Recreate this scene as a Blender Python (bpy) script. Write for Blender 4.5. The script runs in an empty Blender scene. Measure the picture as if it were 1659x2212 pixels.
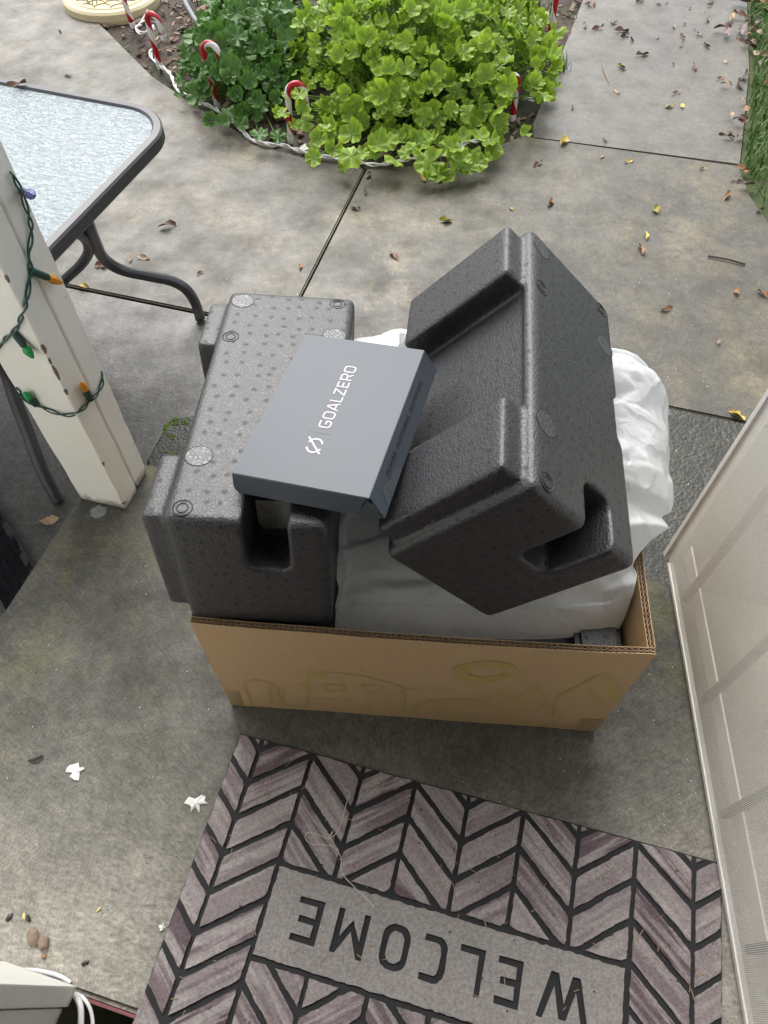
import bpy, bmesh, math, random
import numpy as np
from mathutils import Vector, Matrix, noise

random.seed(7)
rnd = random.Random(11)
R = math.radians
SC = bpy.context.scene
COL = SC.collection

# ------------------------------------------------------------------ camera
FPX, CX, CY = 1540.08, 829.5, 1106.0          # focal length and centre for a 1659 x 2212 frame
PITCH, ROLL, CAMH = R(55.7147), R(0.44022), 1.175
_f = Vector((0, math.cos(PITCH), -math.sin(PITCH)))
_r0, _u0 = Vector((1, 0, 0)), Vector((0, math.sin(PITCH), math.cos(PITCH)))
_r = _r0 * math.cos(ROLL) + _u0 * math.sin(ROLL)
_u = -_r0 * math.sin(ROLL) + _u0 * math.cos(ROLL)
cam_data = bpy.data.cameras.new("camera")
cam = bpy.data.objects.new("camera", cam_data)
COL.objects.link(cam)
cam.matrix_world = Matrix(((_r.x, _u.x, -_f.x, 0), (_r.y, _u.y, -_f.y, 0), (_r.z, _u.z, -_f.z, CAMH), (0, 0, 0, 1)))
cam_data.sensor_fit = 'HORIZONTAL'
cam_data.sensor_width = 36.0
cam_data.lens = 36.0 * FPX / 1659.0
cam_data.clip_start = 0.02
cam_data.clip_end = 300
SC.camera = cam

# ------------------------------------------------------------------ sky, sun, exposure
SUN_EL, SUN_AZ = R(52), R(-14)                # overcast light, strongest from beyond the patio
world = bpy.data.worlds.new("World")
SC.world = world
world.use_nodes = True
wn = world.node_tree
for n_ in list(wn.nodes):
    wn.nodes.remove(n_)
sky = wn.nodes.new("ShaderNodeTexSky")
sky.sky_type = 'NISHITA'
sky.sun_disc = False
sky.sun_elevation = SUN_EL
sky.sun_rotation = SUN_AZ
sky.air_density = 1.0
sky.dust_density = 3.0
hs = wn.nodes.new("ShaderNodeHueSaturation")
hs.inputs['Saturation'].default_value = 0.32    # cloud cover takes the blue out of the whole sky
bg = wn.nodes.new("ShaderNodeBackground")
bg.inputs['Strength'].default_value = 0.15
wo = wn.nodes.new("ShaderNodeOutputWorld")
wn.links.new(sky.outputs[0], hs.inputs['Color'])
wn.links.new(hs.outputs[0], bg.inputs['Color'])
wn.links.new(bg.outputs[0], wo.inputs['Surface'])

sun_d = bpy.data.lights.new("sun", 'SUN')
sun_d.energy = 1.5
sun_d.angle = R(50)
sun_d.color = (1.0, 0.97, 0.93)
sun = bpy.data.objects.new("sun", sun_d)
COL.objects.link(sun)
_sd = Vector((math.sin(SUN_AZ) * math.cos(SUN_EL), math.cos(SUN_AZ) * math.cos(SUN_EL), math.sin(SUN_EL)))
sun.rotation_euler = _sd.to_track_quat('Z', 'Y').to_euler()

vs = SC.view_settings
vs.view_transform = 'Standard'
vs.look = 'None'
vs.exposure = 0.95
vs.gamma = 1.0
vs.use_curve_mapping = False
SC.render.engine = 'CYCLES'
SC.cycles.use_denoising = True
SC.cycles.max_bounces = 5
SC.cycles.diffuse_bounces = 3
SC.cycles.glossy_bounces = 2
SC.cycles.transmission_bounces = 4
SC.cycles.transparent_max_bounces = 6
SC.cycles.caustics_reflective = False
SC.cycles.caustics_refractive = False

# ------------------------------------------------------------------ helpers
def ray(px, py):
    return _r * ((px - CX) / FPX) + _u * (-(py - CY) / FPX) + _f

CAMP = Vector((0, 0, CAMH))

def at(px, py, z=0.0):
    """point on the horizontal plane z that the photo shows at px, py"""
    d = ray(px, py)
    return CAMP + d * ((z - CAMH) / d.z)

def onp(px, py, p0, n):
    d = ray(px, py)
    return CAMP + d * (((p0 - CAMP).dot(n)) / d.dot(n))

def setp(o, label=None, cat=None, group=None, kind=None):
    if label: o["label"] = label
    if cat: o["category"] = cat
    if group: o["group"] = group
    if kind: o["kind"] = kind
    return o

def empty(name, loc=(0, 0, 0), mat3=None):
    o = bpy.data.objects.new(name, None)
    o.empty_display_size = 0.05
    COL.objects.link(o)
    m = Matrix.Identity(4)
    if mat3 is not None:
        m = mat3.to_4x4()
    m.translation = Vector(loc)
    o.matrix_world = m
    return o

def link(name, me, mat=None, parent=None, smooth=False):
    if mat is not None and len(me.materials) == 0:
        me.materials.append(mat)
    if smooth:
        me.polygons.foreach_set('use_smooth', [True] * len(me.polygons))
    o = bpy.data.objects.new(name, me)
    COL.objects.link(o)
    if parent is not None:
        o.parent = parent
    return o

def mesh(verts, faces, name="mesh", uvs=None):
    me = bpy.data.meshes.new(name)
    me.from_pydata([tuple(v) for v in verts], [], faces)
    if uvs is not None:
        l = me.uv_layers.new(name="UVMap")
        li = np.empty(len(me.loops), dtype=np.int32)
        me.loops.foreach_get('vertex_index', li)
        arr = np.asarray(uvs, dtype=np.float32)[li]
        l.data.foreach_set('uv', arr.ravel())
    me.update()
    return me

def bm_mesh(bm, name="mesh"):
    me = bpy.data.meshes.new(name)
    bmesh.ops.recalc_face_normals(bm, faces=bm.faces)
    bm.to_mesh(me)
    bm.free()
    return me

def box_bm(bm, c, s, rot=None):
    m = Matrix.Translation(Vector(c)) @ ((rot.to_4x4()) if rot is not None else Matrix.Identity(4)) @ Matrix.Diagonal((s[0], s[1], s[2], 1))
    return bmesh.ops.create_cube(bm, size=1, matrix=m)['verts']

def box_me(c, s, bev=0.0, seg=2, rot=None):
    bm = bmesh.new()
    box_bm(bm, c, s, rot)
    if bev > 0:
        bmesh.ops.bevel(bm, geom=list(bm.edges), offset=bev, segments=seg, affect='EDGES', profile=0.6)
    return bm_mesh(bm)

def catmull(pts, n=6, closed=False):
    P = [Vector(p) for p in pts]
    out = []
    N = len(P)
    rng = range(N if closed else N - 1)
    for i in rng:
        p0 = P[(i - 1) % N] if (closed or i > 0) else P[0] * 2 - P[1]
        p1, p2 = P[i], P[(i + 1) % N]
        p3 = P[(i + 2) % N] if (closed or i + 2 < N) else P[-1] * 2 - P[-2]
        for k in range(n):
            t = k / n
            out.append(0.5 * ((2 * p1) + (p2 - p0) * t + (2 * p0 - 5 * p1 + 4 * p2 - p3) * t * t + (3 * p1 - p0 - 3 * p2 + p3) * t ** 3))
    if not closed:
        out.append(P[-1])
    return out

def tube_geo(pts, rad, sides=8, cap=True):
    """swept tube; rad a number or a list; uv = (length in m, turn)"""
    P = [Vector(p) for p in pts]
    N = len(P)
    rr = [rad] * N if not isinstance(rad, (list, tuple)) else list(rad)
    tang = []
    for i in range(N):
        t = (P[min(i + 1, N - 1)] - P[max(i - 1, 0)])
        tang.append(t.normalized() if t.length > 1e-9 else Vector((0, 0, 1)))
    ref = Vector((0, 0, 1)) if abs(tang[0].z) < 0.9 else Vector((1, 0, 0))
    nrm = (ref - tang[0] * ref.dot(tang[0])).normalized()
    V, F, U = [], [], []
    L = 0.0
    for i in range(N):
        if i:
            L += (P[i] - P[i - 1]).length
            nrm = (nrm - tang[i] * nrm.dot(tang[i]))
            nrm = nrm.normalized() if nrm.length > 1e-9 else Vector((1, 0, 0))
        b = tang[i].cross(nrm)
        for k in range(sides + 1):
            a = 2 * math.pi * k / sides
            V.append(P[i] + (nrm * math.cos(a) + b * math.sin(a)) * rr[i])
            U.append((L, k / sides))
    S = sides + 1
    for i in range(N - 1):
        for k in range(sides):
            F.append((i * S + k, i * S + k + 1, (i + 1) * S + k + 1, (i + 1) * S + k))
    if cap:
        for i, flip in ((0, True), (N - 1, False)):
            ids = [i * S + k for k in range(sides)]
            F.append(tuple(reversed(ids)) if flip else tuple(ids))
    return V, F, U

def tube(pts, rad, sides=8):
    V, F, U = tube_geo(pts, rad, sides)
    return mesh(V, F, uvs=U)

class Geo:
    """collects several pieces into one mesh"""
    def __init__(s): s.V, s.F, s.U = [], [], []
    def add(s, V, F, U=None):
        b = len(s.V)
        s.V += [tuple(v) for v in V]
        s.F += [tuple(i + b for i in f) for f in F]
        s.U += list(U) if U is not None else [(0, 0)] * len(V)
    def box(s, c, sz, rot=None):
        c = Vector(c)
        v = []
        for x in (-.5, .5):
            for y in (-.5, .5):
                for z in (-.5, .5):
                    p = Vector((x * sz[0], y * sz[1], z * sz[2]))
                    v.append(c + (rot @ p if rot is not None else p))
        s.add(v, [(0, 1, 3, 2), (4, 6, 7, 5), (0, 4, 5, 1), (2, 3, 7, 6), (0, 2, 6, 4), (1, 5, 7, 3)])
    def mesh(s): return mesh(s.V, s.F, uvs=s.U)

def lathe(prof, seg=16):
    V, F = [], []
    for r, z in prof:
        for k in range(seg):
            a = 2 * math.pi * k / seg
            V.append((r * math.cos(a), r * math.sin(a), z))
    for i in range(len(prof) - 1):
        for k in range(seg):
            k2 = (k + 1) % seg
            F.append((i * seg + k, i * seg + k2, (i + 1) * seg + k2, (i + 1) * seg + k))
    F.append(tuple(reversed(range(seg))))
    F.append(tuple((len(prof) - 1) * seg + k for k in range(seg)))
    return V, F

def poly_area(p):
    return 0.5 * sum(p[i][0] * p[(i + 1) % len(p)][1] - p[(i + 1) % len(p)][0] * p[i][1] for i in range(len(p)))

def inset_poly(p, d):
    p = [Vector((q[0], q[1])) for q in p]
    if poly_area(p) < 0:
        p.reverse()
    out = []
    n = len(p)
    for i in range(n):
        a, b, c = p[i - 1], p[i], p[(i + 1) % n]
        e1, e2 = (b - a).normalized(), (c - b).normalized()
        n1, n2 = Vector((-e1.y, e1.x)), Vector((-e2.y, e2.x))
        m = n1 + n2
        if m.length < 1e-6: m = n1.copy()
        m.normalize()
        k = d / max(0.3, m.dot(n1))
        out.append(b + m * k)
    return out

def prism_bm(poly, z0, z1, bev=0.0, seg=2):
    """extruded polygon (may be concave), bevelled along the top"""
    p = [Vector((q[0], q[1])) for q in poly]
    if poly_area(p) < 0: p.reverse()
    bm = bmesh.new()
    vt = [bm.verts.new((q.x, q.y, z1)) for q in p]
    vb = [bm.verts.new((q.x, q.y, z0)) for q in p]
    ft = bm.faces.new(vt)
    n = len(p)
    for i in range(n):
        bm.faces.new((vb[i], vb[(i + 1) % n], vt[(i + 1) % n], vt[i]))
    bm.faces.new(list(reversed(vb)))
    if bev > 0:
        bmesh.ops.bevel(bm, geom=list(ft.edges), offset=bev, segments=seg, affect='EDGES')
    bmesh.ops.triangulate(bm, faces=[f for f in bm.faces if len(f.verts) > 4])
    return bm

def clip_half(poly, a, b, c):
    """keep a*x+b*y<=c"""
    out = []
    n = len(poly)
    for i in range(n):
        p, q = poly[i], poly[(i + 1) % n]
        dp, dq = a * p[0] + b * p[1] - c, a * q[0] + b * q[1] - c
        if dp <= 0: out.append(p)
        if (dp < 0 < dq) or (dq < 0 < dp):
            t = dp / (dp - dq)
            out.append((p[0] + (q[0] - p[0]) * t, p[1] + (q[1] - p[1]) * t))
    return out

# ------------------------------------------------------------------ material helpers
class NT:
    def __init__(s, name):
        s.m = bpy.data.materials.new(name)
        s.m.use_nodes = True
        s.t = s.m.node_tree
        s.b = s.t.nodes['Principled BSDF']
        s.out = s.t.nodes['Material Output']
        s.tc = None
    def n(s, ty, ins=None, **props):
        nd = s.t.nodes.new(ty)
        for k, v in props.items(): setattr(nd, k, v)
        if ins:
            for k, v in ins.items():
                sock = nd.inputs[k]
                if isinstance(v, bpy.types.NodeSocket): s.t.links.new(v, sock)
                else: sock.default_value = v
        return nd
    def set(s, **kw):
        for k, v in kw.items():
            sock = s.b.inputs[k.replace('_', ' ')]
            if isinstance(v, bpy.types.NodeSocket): s.t.links.new(v, sock)
            else: sock.default_value = v
        return s
    def coord(s, out='Object'):
        if s.tc is None: s.tc = s.t.nodes.new('ShaderNodeTexCoord')
        return s.tc.outputs[out]
    def noise(s, scale, detail=4, rough=0.55, vec=None, dist=0.0):
        return s.n('ShaderNodeTexNoise', {'Vector': vec if vec is not None else s.coord(), 'Scale': scale, 'Detail': detail, 'Roughness': rough, 'Distortion': dist}).outputs[0]
    def ramp(s, fac, stops):
        r = s.n('ShaderNodeValToRGB', {'Fac': fac})
        el = r.color_ramp.elements
        while len(el) < len(stops): el.new(0.5)
        for e, (p, c) in zip(el, stops):
            e.position = p
            e.color = c if len(c) == 4 else (*c, 1)
        return r.outputs[0]
    def mix(s, fac, a, b, blend='MIX'):
        m = s.n('ShaderNodeMix', data_type='RGBA', blend_type=blend)
        for sock, v in ((m.inputs[0], fac), (m.inputs[6], a), (m.inputs[7], b)):
            if isinstance(v, bpy.types.NodeSocket): s.t.links.new(v, sock)
            elif isinstance(v, (int, float)): sock.default_value = v
            else: sock.default_value = (*v, 1) if len(v) == 3 else v
        return m.outputs[2]
    def math(s, op, a, b=0.0, c=None, clamp=False):
        m = s.n('ShaderNodeMath', operation=op, use_clamp=clamp)
        for i, v in enumerate((a, b, c)):
            if v is None: continue
            if isinstance(v, bpy.types.NodeSocket): s.t.links.new(v, m.inputs[i])
            else: m.inputs[i].default_value = v
        return m.outputs[0]
    def maprange(s, v, a, b, c=0.0, d=1.0, smooth=False):
        nd = s.n('ShaderNodeMapRange', {'Value': v, 'From Min': a, 'From Max': b, 'To Min': c, 'To Max': d})
        nd.clamp = True
        if smooth: nd.interpolation_type = 'SMOOTHSTEP'
        return nd.outputs[0]
    def bump(s, h, strength=0.3, dist=0.01, normal=None):
        ins = {'Height': h, 'Strength': strength, 'Distance': dist}
        if normal is not None: ins['Normal'] = normal
        nd = s.n('ShaderNodeBump', ins)
        return nd.outputs[0]
    def sep(s, vec):
        return s.n('ShaderNodeSeparateXYZ', {0: vec}).outputs

def plain(name, col, rough=0.5, var=0.12, vscale=30, bump=0.1, bscale=150, metallic=0.0, spec=0.5, bdist=0.002):
    k = NT(name)
    f = k.noise(vscale, 5)
    c = k.mix(f, tuple(x * (1 - var) for x in col), tuple(min(1, x * (1 + var)) for x in col))
    k.set(Base_Color=c, Roughness=rough, Metallic=metallic)
    k.b.inputs['Specular IOR Level'].default_value = spec
    if bump > 0:
        k.set(Normal=k.bump(k.noise(bscale, 3), bump, bdist))
    return k.m

def concrete(name, stops, rough=(0.4, 0.7), speck=0.22, big=2.0, gradient=None, moss=0.0, sparkle=0.0, aggregate=0.0, pits=0.0, patches=None):
    k = NT(name)
    f1 = k.noise(big, 10, 0.74, dist=0.25)
    col = k.ramp(f1, stops)
    if patches is not None:
        pm_ = k.math('MULTIPLY', k.maprange(k.noise(patches[0], 10, 0.76), 0.53, 0.585), k.maprange(k.noise(1.1, 3), 0.42, 0.58))
        col = k.mix(k.math('MULTIPLY', pm_, patches[1]), col, patches[2])
        dk = k.maprange(k.noise(patches[0] * 0.7 + 0.31, 9, 0.74, dist=0.5), 0.56, 0.62)
        col = k.mix(k.math('MULTIPLY', dk, patches[1] * 0.7), col, tuple(c_ * 0.42 for c_ in patches[2]))
    f2 = k.noise(11, 6, 0.6)
    col = k.mix(k.maprange(f2, 0.35, 0.7), col, k.mix(1.0, col, (0.74, 0.74, 0.74), 'MULTIPLY'))
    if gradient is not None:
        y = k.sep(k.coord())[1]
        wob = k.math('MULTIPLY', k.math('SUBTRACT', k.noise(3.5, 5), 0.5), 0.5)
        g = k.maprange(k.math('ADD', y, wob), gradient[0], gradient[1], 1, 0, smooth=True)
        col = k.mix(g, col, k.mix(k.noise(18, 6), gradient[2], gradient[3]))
    if moss > 0:
        x, y, z = k.sep(k.coord())
        mm = k.maprange(k.noise(7, 6, 0.65), 0.5, 0.66)
        mm = k.math('MULTIPLY', mm, k.maprange(y, 0.3, 0.62))
        col = k.mix(k.math('MULTIPLY', mm, moss), col, (0.10, 0.105, 0.03))
    midn = k.noise(48, 6, 0.72)
    col = k.mix(1.0, col, k.ramp(midn, [(0.32, (1 - speck * 0.9,) * 3), (0.68, (1 + speck * 0.75,) * 3)]), 'MULTIPLY')
    fine = k.noise(190, 3, 0.75)
    col = k.mix(1.0, col, k.ramp(fine, [(0.28, (1 - speck * 1.3,) * 3), (0.72, (1 + speck * 1.2,) * 3)]), 'MULTIPLY')
    h = k.math('ADD', k.math('MULTIPLY', fine, 0.6), k.math('MULTIPLY', k.noise(70, 4), 0.8))
    if aggregate > 0:
        v = k.n('ShaderNodeTexVoronoi', {'Vector': k.coord(), 'Scale': 130.0})
        tone = k.sep(v.outputs['Color'])[0]
        col = k.mix(aggregate, col, k.mix(1.0, col, k.ramp(tone, [(0.0, (0.5, 0.5, 0.5)), (0.8, (1.1, 1.08, 1.0)), (1.0, (1.9, 1.85, 1.75))]), 'MULTIPLY'))
        h = k.math('SUBTRACT', h, k.math('MULTIPLY', v.outputs['Distance'], 1.2))
    if pits > 0:
        v2 = k.n('ShaderNodeTexVoronoi', {'Vector': k.coord(), 'Scale': 95.0, 'Randomness': 1.0})
        pit = k.maprange(v2.outputs['Distance'], 0.05, 0.16, 1, 0)
        pit = k.math('MULTIPLY', pit, k.maprange(k.noise(9, 4), 0.48, 0.62))
        col = k.mix(k.math('MULTIPLY', pit, pits), col, (0.06, 0.055, 0.045))
        h = k.math('SUBTRACT', h, k.math('MULTIPLY', pit, 1.5))
    if sparkle > 0:
        v3 = k.n('ShaderNodeTexVoronoi', {'Vector': k.coord(), 'Scale': 62.0})
        sp = k.maprange(v3.outputs['Distance'], 0.045, 0.075, 1, 0)
        sp = k.math('MULTIPLY', sp, k.maprange(k.sep(v3.outputs['Color'])[1], 0.62, 0.64))
        col = k.mix(k.math('MULTIPLY', sp, sparkle), col, (0.75, 0.74, 0.70))
    k.set(Base_Color=col, Roughness=k.maprange(f2, 0.3, 0.7, rough[0], rough[1]))
    k.set(Normal=k.bump(h, 0.35, 0.004))
    return k.m

M = {}
M['patio'] = concrete('patio_concrete', [(0.340, (0.0528, 0.0496, 0.0384)), (0.470, (0.0800, 0.0736, 0.0536)), (0.570, (0.1160, 0.1016, 0.0664)), (0.680, (0.1960, 0.1640, 0.0960))], rough=(0.34, 0.6), speck=0.32, sparkle=0.9, big=3.4, patches=(4.2, 0.6, (0.19, 0.158, 0.095)))
M['walk'] = concrete('walk_concrete', [(0.300, (0.0974, 0.0899, 0.0739)), (0.500, (0.1218, 0.1117, 0.0874)), (0.720, (0.1554, 0.1386, 0.1008))], rough=(0.3, 0.55), speck=0.26, sparkle=0.5, big=1.6)
M['grey_slab'] = concrete('grey_slab_concrete', [(0.300, (0.0714, 0.0706, 0.0647)), (0.500, (0.0949, 0.0924, 0.0832)), (0.720, (0.1428, 0.1310, 0.1008))], rough=(0.32, 0.58), speck=0.38, sparkle=0.7, patches=(5.0, 0.4, (0.17, 0.155, 0.115)))
M['dark_slab'] = concrete('aggregate_concrete', [(0.300, (0.0208, 0.0216, 0.0152)), (0.500, (0.0336, 0.0336, 0.0240)), (0.720, (0.0496, 0.0480, 0.0336))], rough=(0.4, 0.65), aggregate=0.7, sparkle=0.9, big=5.0)
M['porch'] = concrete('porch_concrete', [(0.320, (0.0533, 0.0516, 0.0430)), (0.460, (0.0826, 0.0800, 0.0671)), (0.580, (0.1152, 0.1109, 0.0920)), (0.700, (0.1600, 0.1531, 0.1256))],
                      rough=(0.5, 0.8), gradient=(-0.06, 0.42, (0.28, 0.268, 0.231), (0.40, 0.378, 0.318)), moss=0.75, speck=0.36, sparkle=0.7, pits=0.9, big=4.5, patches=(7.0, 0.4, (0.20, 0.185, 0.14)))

def foam_mat():
    k = NT('expanded_foam')
    co = k.coord()
    vd = k.n('ShaderNodeTexVoronoi', {'Vector': co, 'Scale': 195.0}, feature='DISTANCE_TO_EDGE')
    edge = k.maprange(vd.outputs['Distance'], 0.0, 0.13, 1, 0)
    v1 = k.n('ShaderNodeTexVoronoi', {'Vector': co, 'Scale': 195.0})
    tone = k.sep(v1.outputs['Color'])[0]
    col = k.mix(tone, (0.0095, 0.0100, 0.0115), (0.016, 0.0168, 0.0190))
    col = k.mix(k.math('MULTIPLY', edge, 0.8), col, (0.040, 0.041, 0.046))
    x, y, z = k.sep(co)
    nx, ny, nz = k.sep(k.coord('Normal'))
    masks = []
    for a, b, nn in ((z, x, ny), (z, y, nx), (x, y, nz)):
        cv = k.n('ShaderNodeCombineXYZ', {0: a, 1: b}).outputs[0]
        vv = k.n('ShaderNodeTexVoronoi', {'Vector': cv, 'Scale': 45.0, 'Randomness': 0.45}, voronoi_dimensions='2D')
        d = k.math('ADD', vv.outputs['Distance'], k.math('MULTIPLY', k.math('SUBTRACT', k.noise(260, 2), 0.5), 0.3))
        mk = k.maprange(d, 0.11, 0.20, 1, 0)
        masks.append(k.math('MULTIPLY', mk, k.math('GREATER_THAN', k.math('ABSOLUTE', nn), 0.75)))
    dot = k.math('MAXIMUM', k.math('MAXIMUM', masks[0], masks[1]), masks[2])
    col = k.mix(k.math('MULTIPLY', dot, 0.5), col, (0.006, 0.006, 0.0065))
    h = k.maprange(vd.outputs['Distance'], 0.0, 0.22, 0, 1)
    h = k.math('SUBTRACT', h, k.math('MULTIPLY', dot, k.math('MULTIPLY', k.noise(420, 2), 0.9)))
    k.set(Base_Color=col, Roughness=k.mix(dot, (0.46,) * 3, (0.60,) * 3), Normal=k.bump(h, 0.3, 0.0014))
    k.b.inputs['Specular IOR Level'].default_value = 0.55
    k.set(Coat_Weight=k.math('SUBTRACT', 0.30, k.math('MULTIPLY', dot, 0.15)), Coat_Roughness=0.36)
    return k.m
M['foam'] = foam_mat()

def plug_mat():
    k = NT('foam_plug')
    vd = k.n('ShaderNodeTexVoronoi', {'Vector': k.coord(), 'Scale': 150.0}, feature='DISTANCE_TO_EDGE')
    v1 = k.n('ShaderNodeTexVoronoi', {'Vector': k.coord(), 'Scale': 150.0})
    col = k.mix(k.sep(v1.outputs['Color'])[0], (0.016, 0.0165, 0.019), (0.040, 0.041, 0.047))
    k.set(Base_Color=col, Roughness=0.42, Coat_Weight=0.2, Coat_Roughness=0.35, Normal=k.bump(k.maprange(vd.outputs['Distance'], 0, .25), 0.35, 0.002))
    k.b.inputs['Specular IOR Level'].default_value = 1.0
    return k.m
M['plug'] = plug_mat()
M['foam_dark'] = plain('foam_groove', (0.012, 0.012, 0.013), 0.6, bump=0.4, bscale=300)

def cardboard_mat():
    k = NT('cardboard')
    co = k.coord()
    st = k.n('ShaderNodeMapping', {'Vector': co, 'Scale': (1.0, 1.0, 0.12)}).outputs[0]
    f = k.noise(90, 4, vec=st)
    f2 = k.noise(3.5, 4)
    col = k.mix(f, (0.49, 0.338, 0.185), (0.565, 0.400, 0.228))
    col = k.mix(k.maprange(f2, 0.35, 0.75, 0, 0.5), col, (0.455, 0.315, 0.175))
    fib = k.noise(700, 2)
    col = k.mix(1.0, col, k.ramp(fib, [(0.3, (0.93,) * 3), (0.7, (1.06,) * 3)]), 'MULTIPLY')
    k.set(Base_Color=col, Roughness=0.72, Normal=k.bump(k.math('ADD', f2, k.math('MULTIPLY', fib, 0.08)), 0.25, 0.004))
    k.b.inputs['Specular IOR Level'].default_value = 0.25
    return k.m
M['card'] = cardboard_mat()
M['card_edge'] = plain('cardboard_liner_edge', (0.40, 0.28, 0.17), 0.8, 0.25, 200, 0.2)
M['flute'] = plain('cardboard_flute', (0.30, 0.205, 0.125), 0.85, 0.3, 250, 0.2)
M['card_core'] = plain('cardboard_core', (0.045, 0.03, 0.02), 0.9, 0.3, 250, 0.0)

def print_mat():
    k = NT('faded_green_print')
    f = k.noise(60, 5, 0.7)
    col = k.mix(k.maprange(f, 0.38, 0.62), (0.425, 0.355, 0.098), (0.49, 0.37, 0.175))
    k.set(Base_Color=col, Roughness=0.7)
    k.b.inputs['Specular IOR Level'].default_value = 0.25
    return k.m
M['print'] = print_mat()
k = NT('brown_tape'); k.set(Base_Color=(0.36, 0.262, 0.13, 1), Roughness=0.3); M['tape'] = k.m

def bag_mat():
    k = NT('white_plastic_film')
    co = k.coord()
    wp = k.n('ShaderNodeTexNoise', {'Vector': co, 'Scale': 9.0, 'Detail': 3.0}).outputs[1]
    wv = k.n('ShaderNodeVectorMath', {0: co, 1: k.n('ShaderNodeVectorMath', {0: wp, 3: 0.09}, operation='SCALE').outputs[0]}, operation='ADD').outputs[0]
    v1 = k.n('ShaderNodeTexVoronoi', {'Vector': wv, 'Scale': 13.0}, feature='DISTANCE_TO_EDGE').outputs['Distance']
    v2 = k.n('ShaderNodeTexVoronoi', {'Vector': wv, 'Scale': 31.0}, feature='DISTANCE_TO_EDGE').outputs['Distance']
    patch = k.maprange(k.noise(7, 3), 0.42, 0.62)
    h = k.math('ADD', k.maprange(v1, 0.0, 0.16, 1, 0), k.math('MULTIPLY', k.math('MULTIPLY', k.maprange(v2, 0.0, 0.2, 1, 0), patch), 0.45))
    bp = k.bump(h, 0.45, 0.005)
    k.set(Base_Color=(0.91, 0.925, 0.935, 1), Roughness=0.24, Normal=bp)
    tr = k.n('ShaderNodeBsdfTranslucent', {'Color': (0.88, 0.91, 0.92, 1), 'Normal': bp})
    mx = k.n('ShaderNodeMixShader', {0: 0.36, 1: k.b.outputs[0], 2: tr.outputs[0]})
    tp = k.n('ShaderNodeBsdfTransparent', {'Color': (0.95, 0.97, 0.97, 1)})
    mx2 = k.n('ShaderNodeMixShader', {0: 0.10, 1: mx.outputs[0], 2: tp.outputs[0]})
    k.t.links.new(mx2.outputs[0], k.out.inputs['Surface'])
    return k.m
M['bag'] = bag_mat()

M['slate'] = plain('slate_blue_card', (0.048, 0.063, 0.081), 0.45, 0.05, 40, 0.12, 900, bdist=0.0006)
M['slate_side'] = plain('slate_inner_card', (0.05, 0.064, 0.078), 0.5, 0.05, 40, 0.1, 900, bdist=0.0006)
M['lilac'] = plain('lilac_white_ink', (0.46, 0.415, 0.485), 0.4, 0.03, 60, 0)
M['emboss'] = plain('gloss_dark_foil', (0.02, 0.022, 0.028), 0.15, 0.05, 60, 0)
M['wet'] = plain('wet_card', (0.06, 0.072, 0.085), 0.12, 0.1, 60, 0.3, 200)

M['rubber'] = plain('black_rubber', (0.018, 0.018, 0.021), 0.75, 0.35, 150, 0.6, 700, bdist=0.002)

def pile_mat(panel=False):
    k = NT('mat_pile_panel' if panel else 'mat_pile')
    uv = k.n('ShaderNodeUVMap').outputs[0]
    oi = k.n('ShaderNodeObjectInfo')
    if panel:
        col = k.mix(k.noise(16, 5), (0.34, 0.318, 0.305), (0.42, 0.395, 0.375))
    else:
        u, v, _ = k.sep(uv)
        sx = k.n('ShaderNodeCombineXYZ', {0: k.math('MULTIPLY', u, 8.0), 1: k.math('MULTIPLY', v, 95.0), 2: k.math('MULTIPLY', oi.outputs['Random'], 37.0)}).outputs[0]
        st = k.noise(1.0, 3, 0.55, vec=sx)
        base = k.mix(oi.outputs['Random'], (0.34, 0.298, 0.298), (0.43, 0.385, 0.378))
        dark = k.mix(k.math('FRACT', k.math('MULTIPLY', oi.outputs['Random'], 7.31)), (0.115, 0.076, 0.092), (0.19, 0.14, 0.152))
        amt = k.maprange(k.math('FRACT', k.math('MULTIPLY', oi.outputs['Random'], 13.7)), 0.2, 1.0, 0.15, 1.0)
        col = k.mix(k.math('MULTIPLY', k.maprange(st, 0.46, 0.58), amt), base, dark)
        col = k.mix(k.maprange(st, 0.44, 0.32), col, (0.46, 0.42, 0.41))
    f = k.noise(900, 2, 0.7)
    f2 = k.noise(220, 3, 0.7)
    col = k.mix(1.0, col, k.ramp(f2, [(0.3, (0.72,) * 3), (0.7, (1.22,) * 3)]), 'MULTIPLY')
    dirt = k.maprange(k.noise(40, 6, 0.7), 0.60, 0.72)
    col = k.mix(k.math('MULTIPLY', dirt, 0.35), col, (0.11, 0.085, 0.06))
    k.set(Base_Color=col, Roughness=0.95, Normal=k.bump(k.math('ADD', f, f2), 0.9, 0.0025))
    k.b.inputs['Specular IOR Level'].default_value = 0.1
    return k.m
M['pile'] = pile_mat()
M['pile_panel'] = pile_mat(True)

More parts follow.
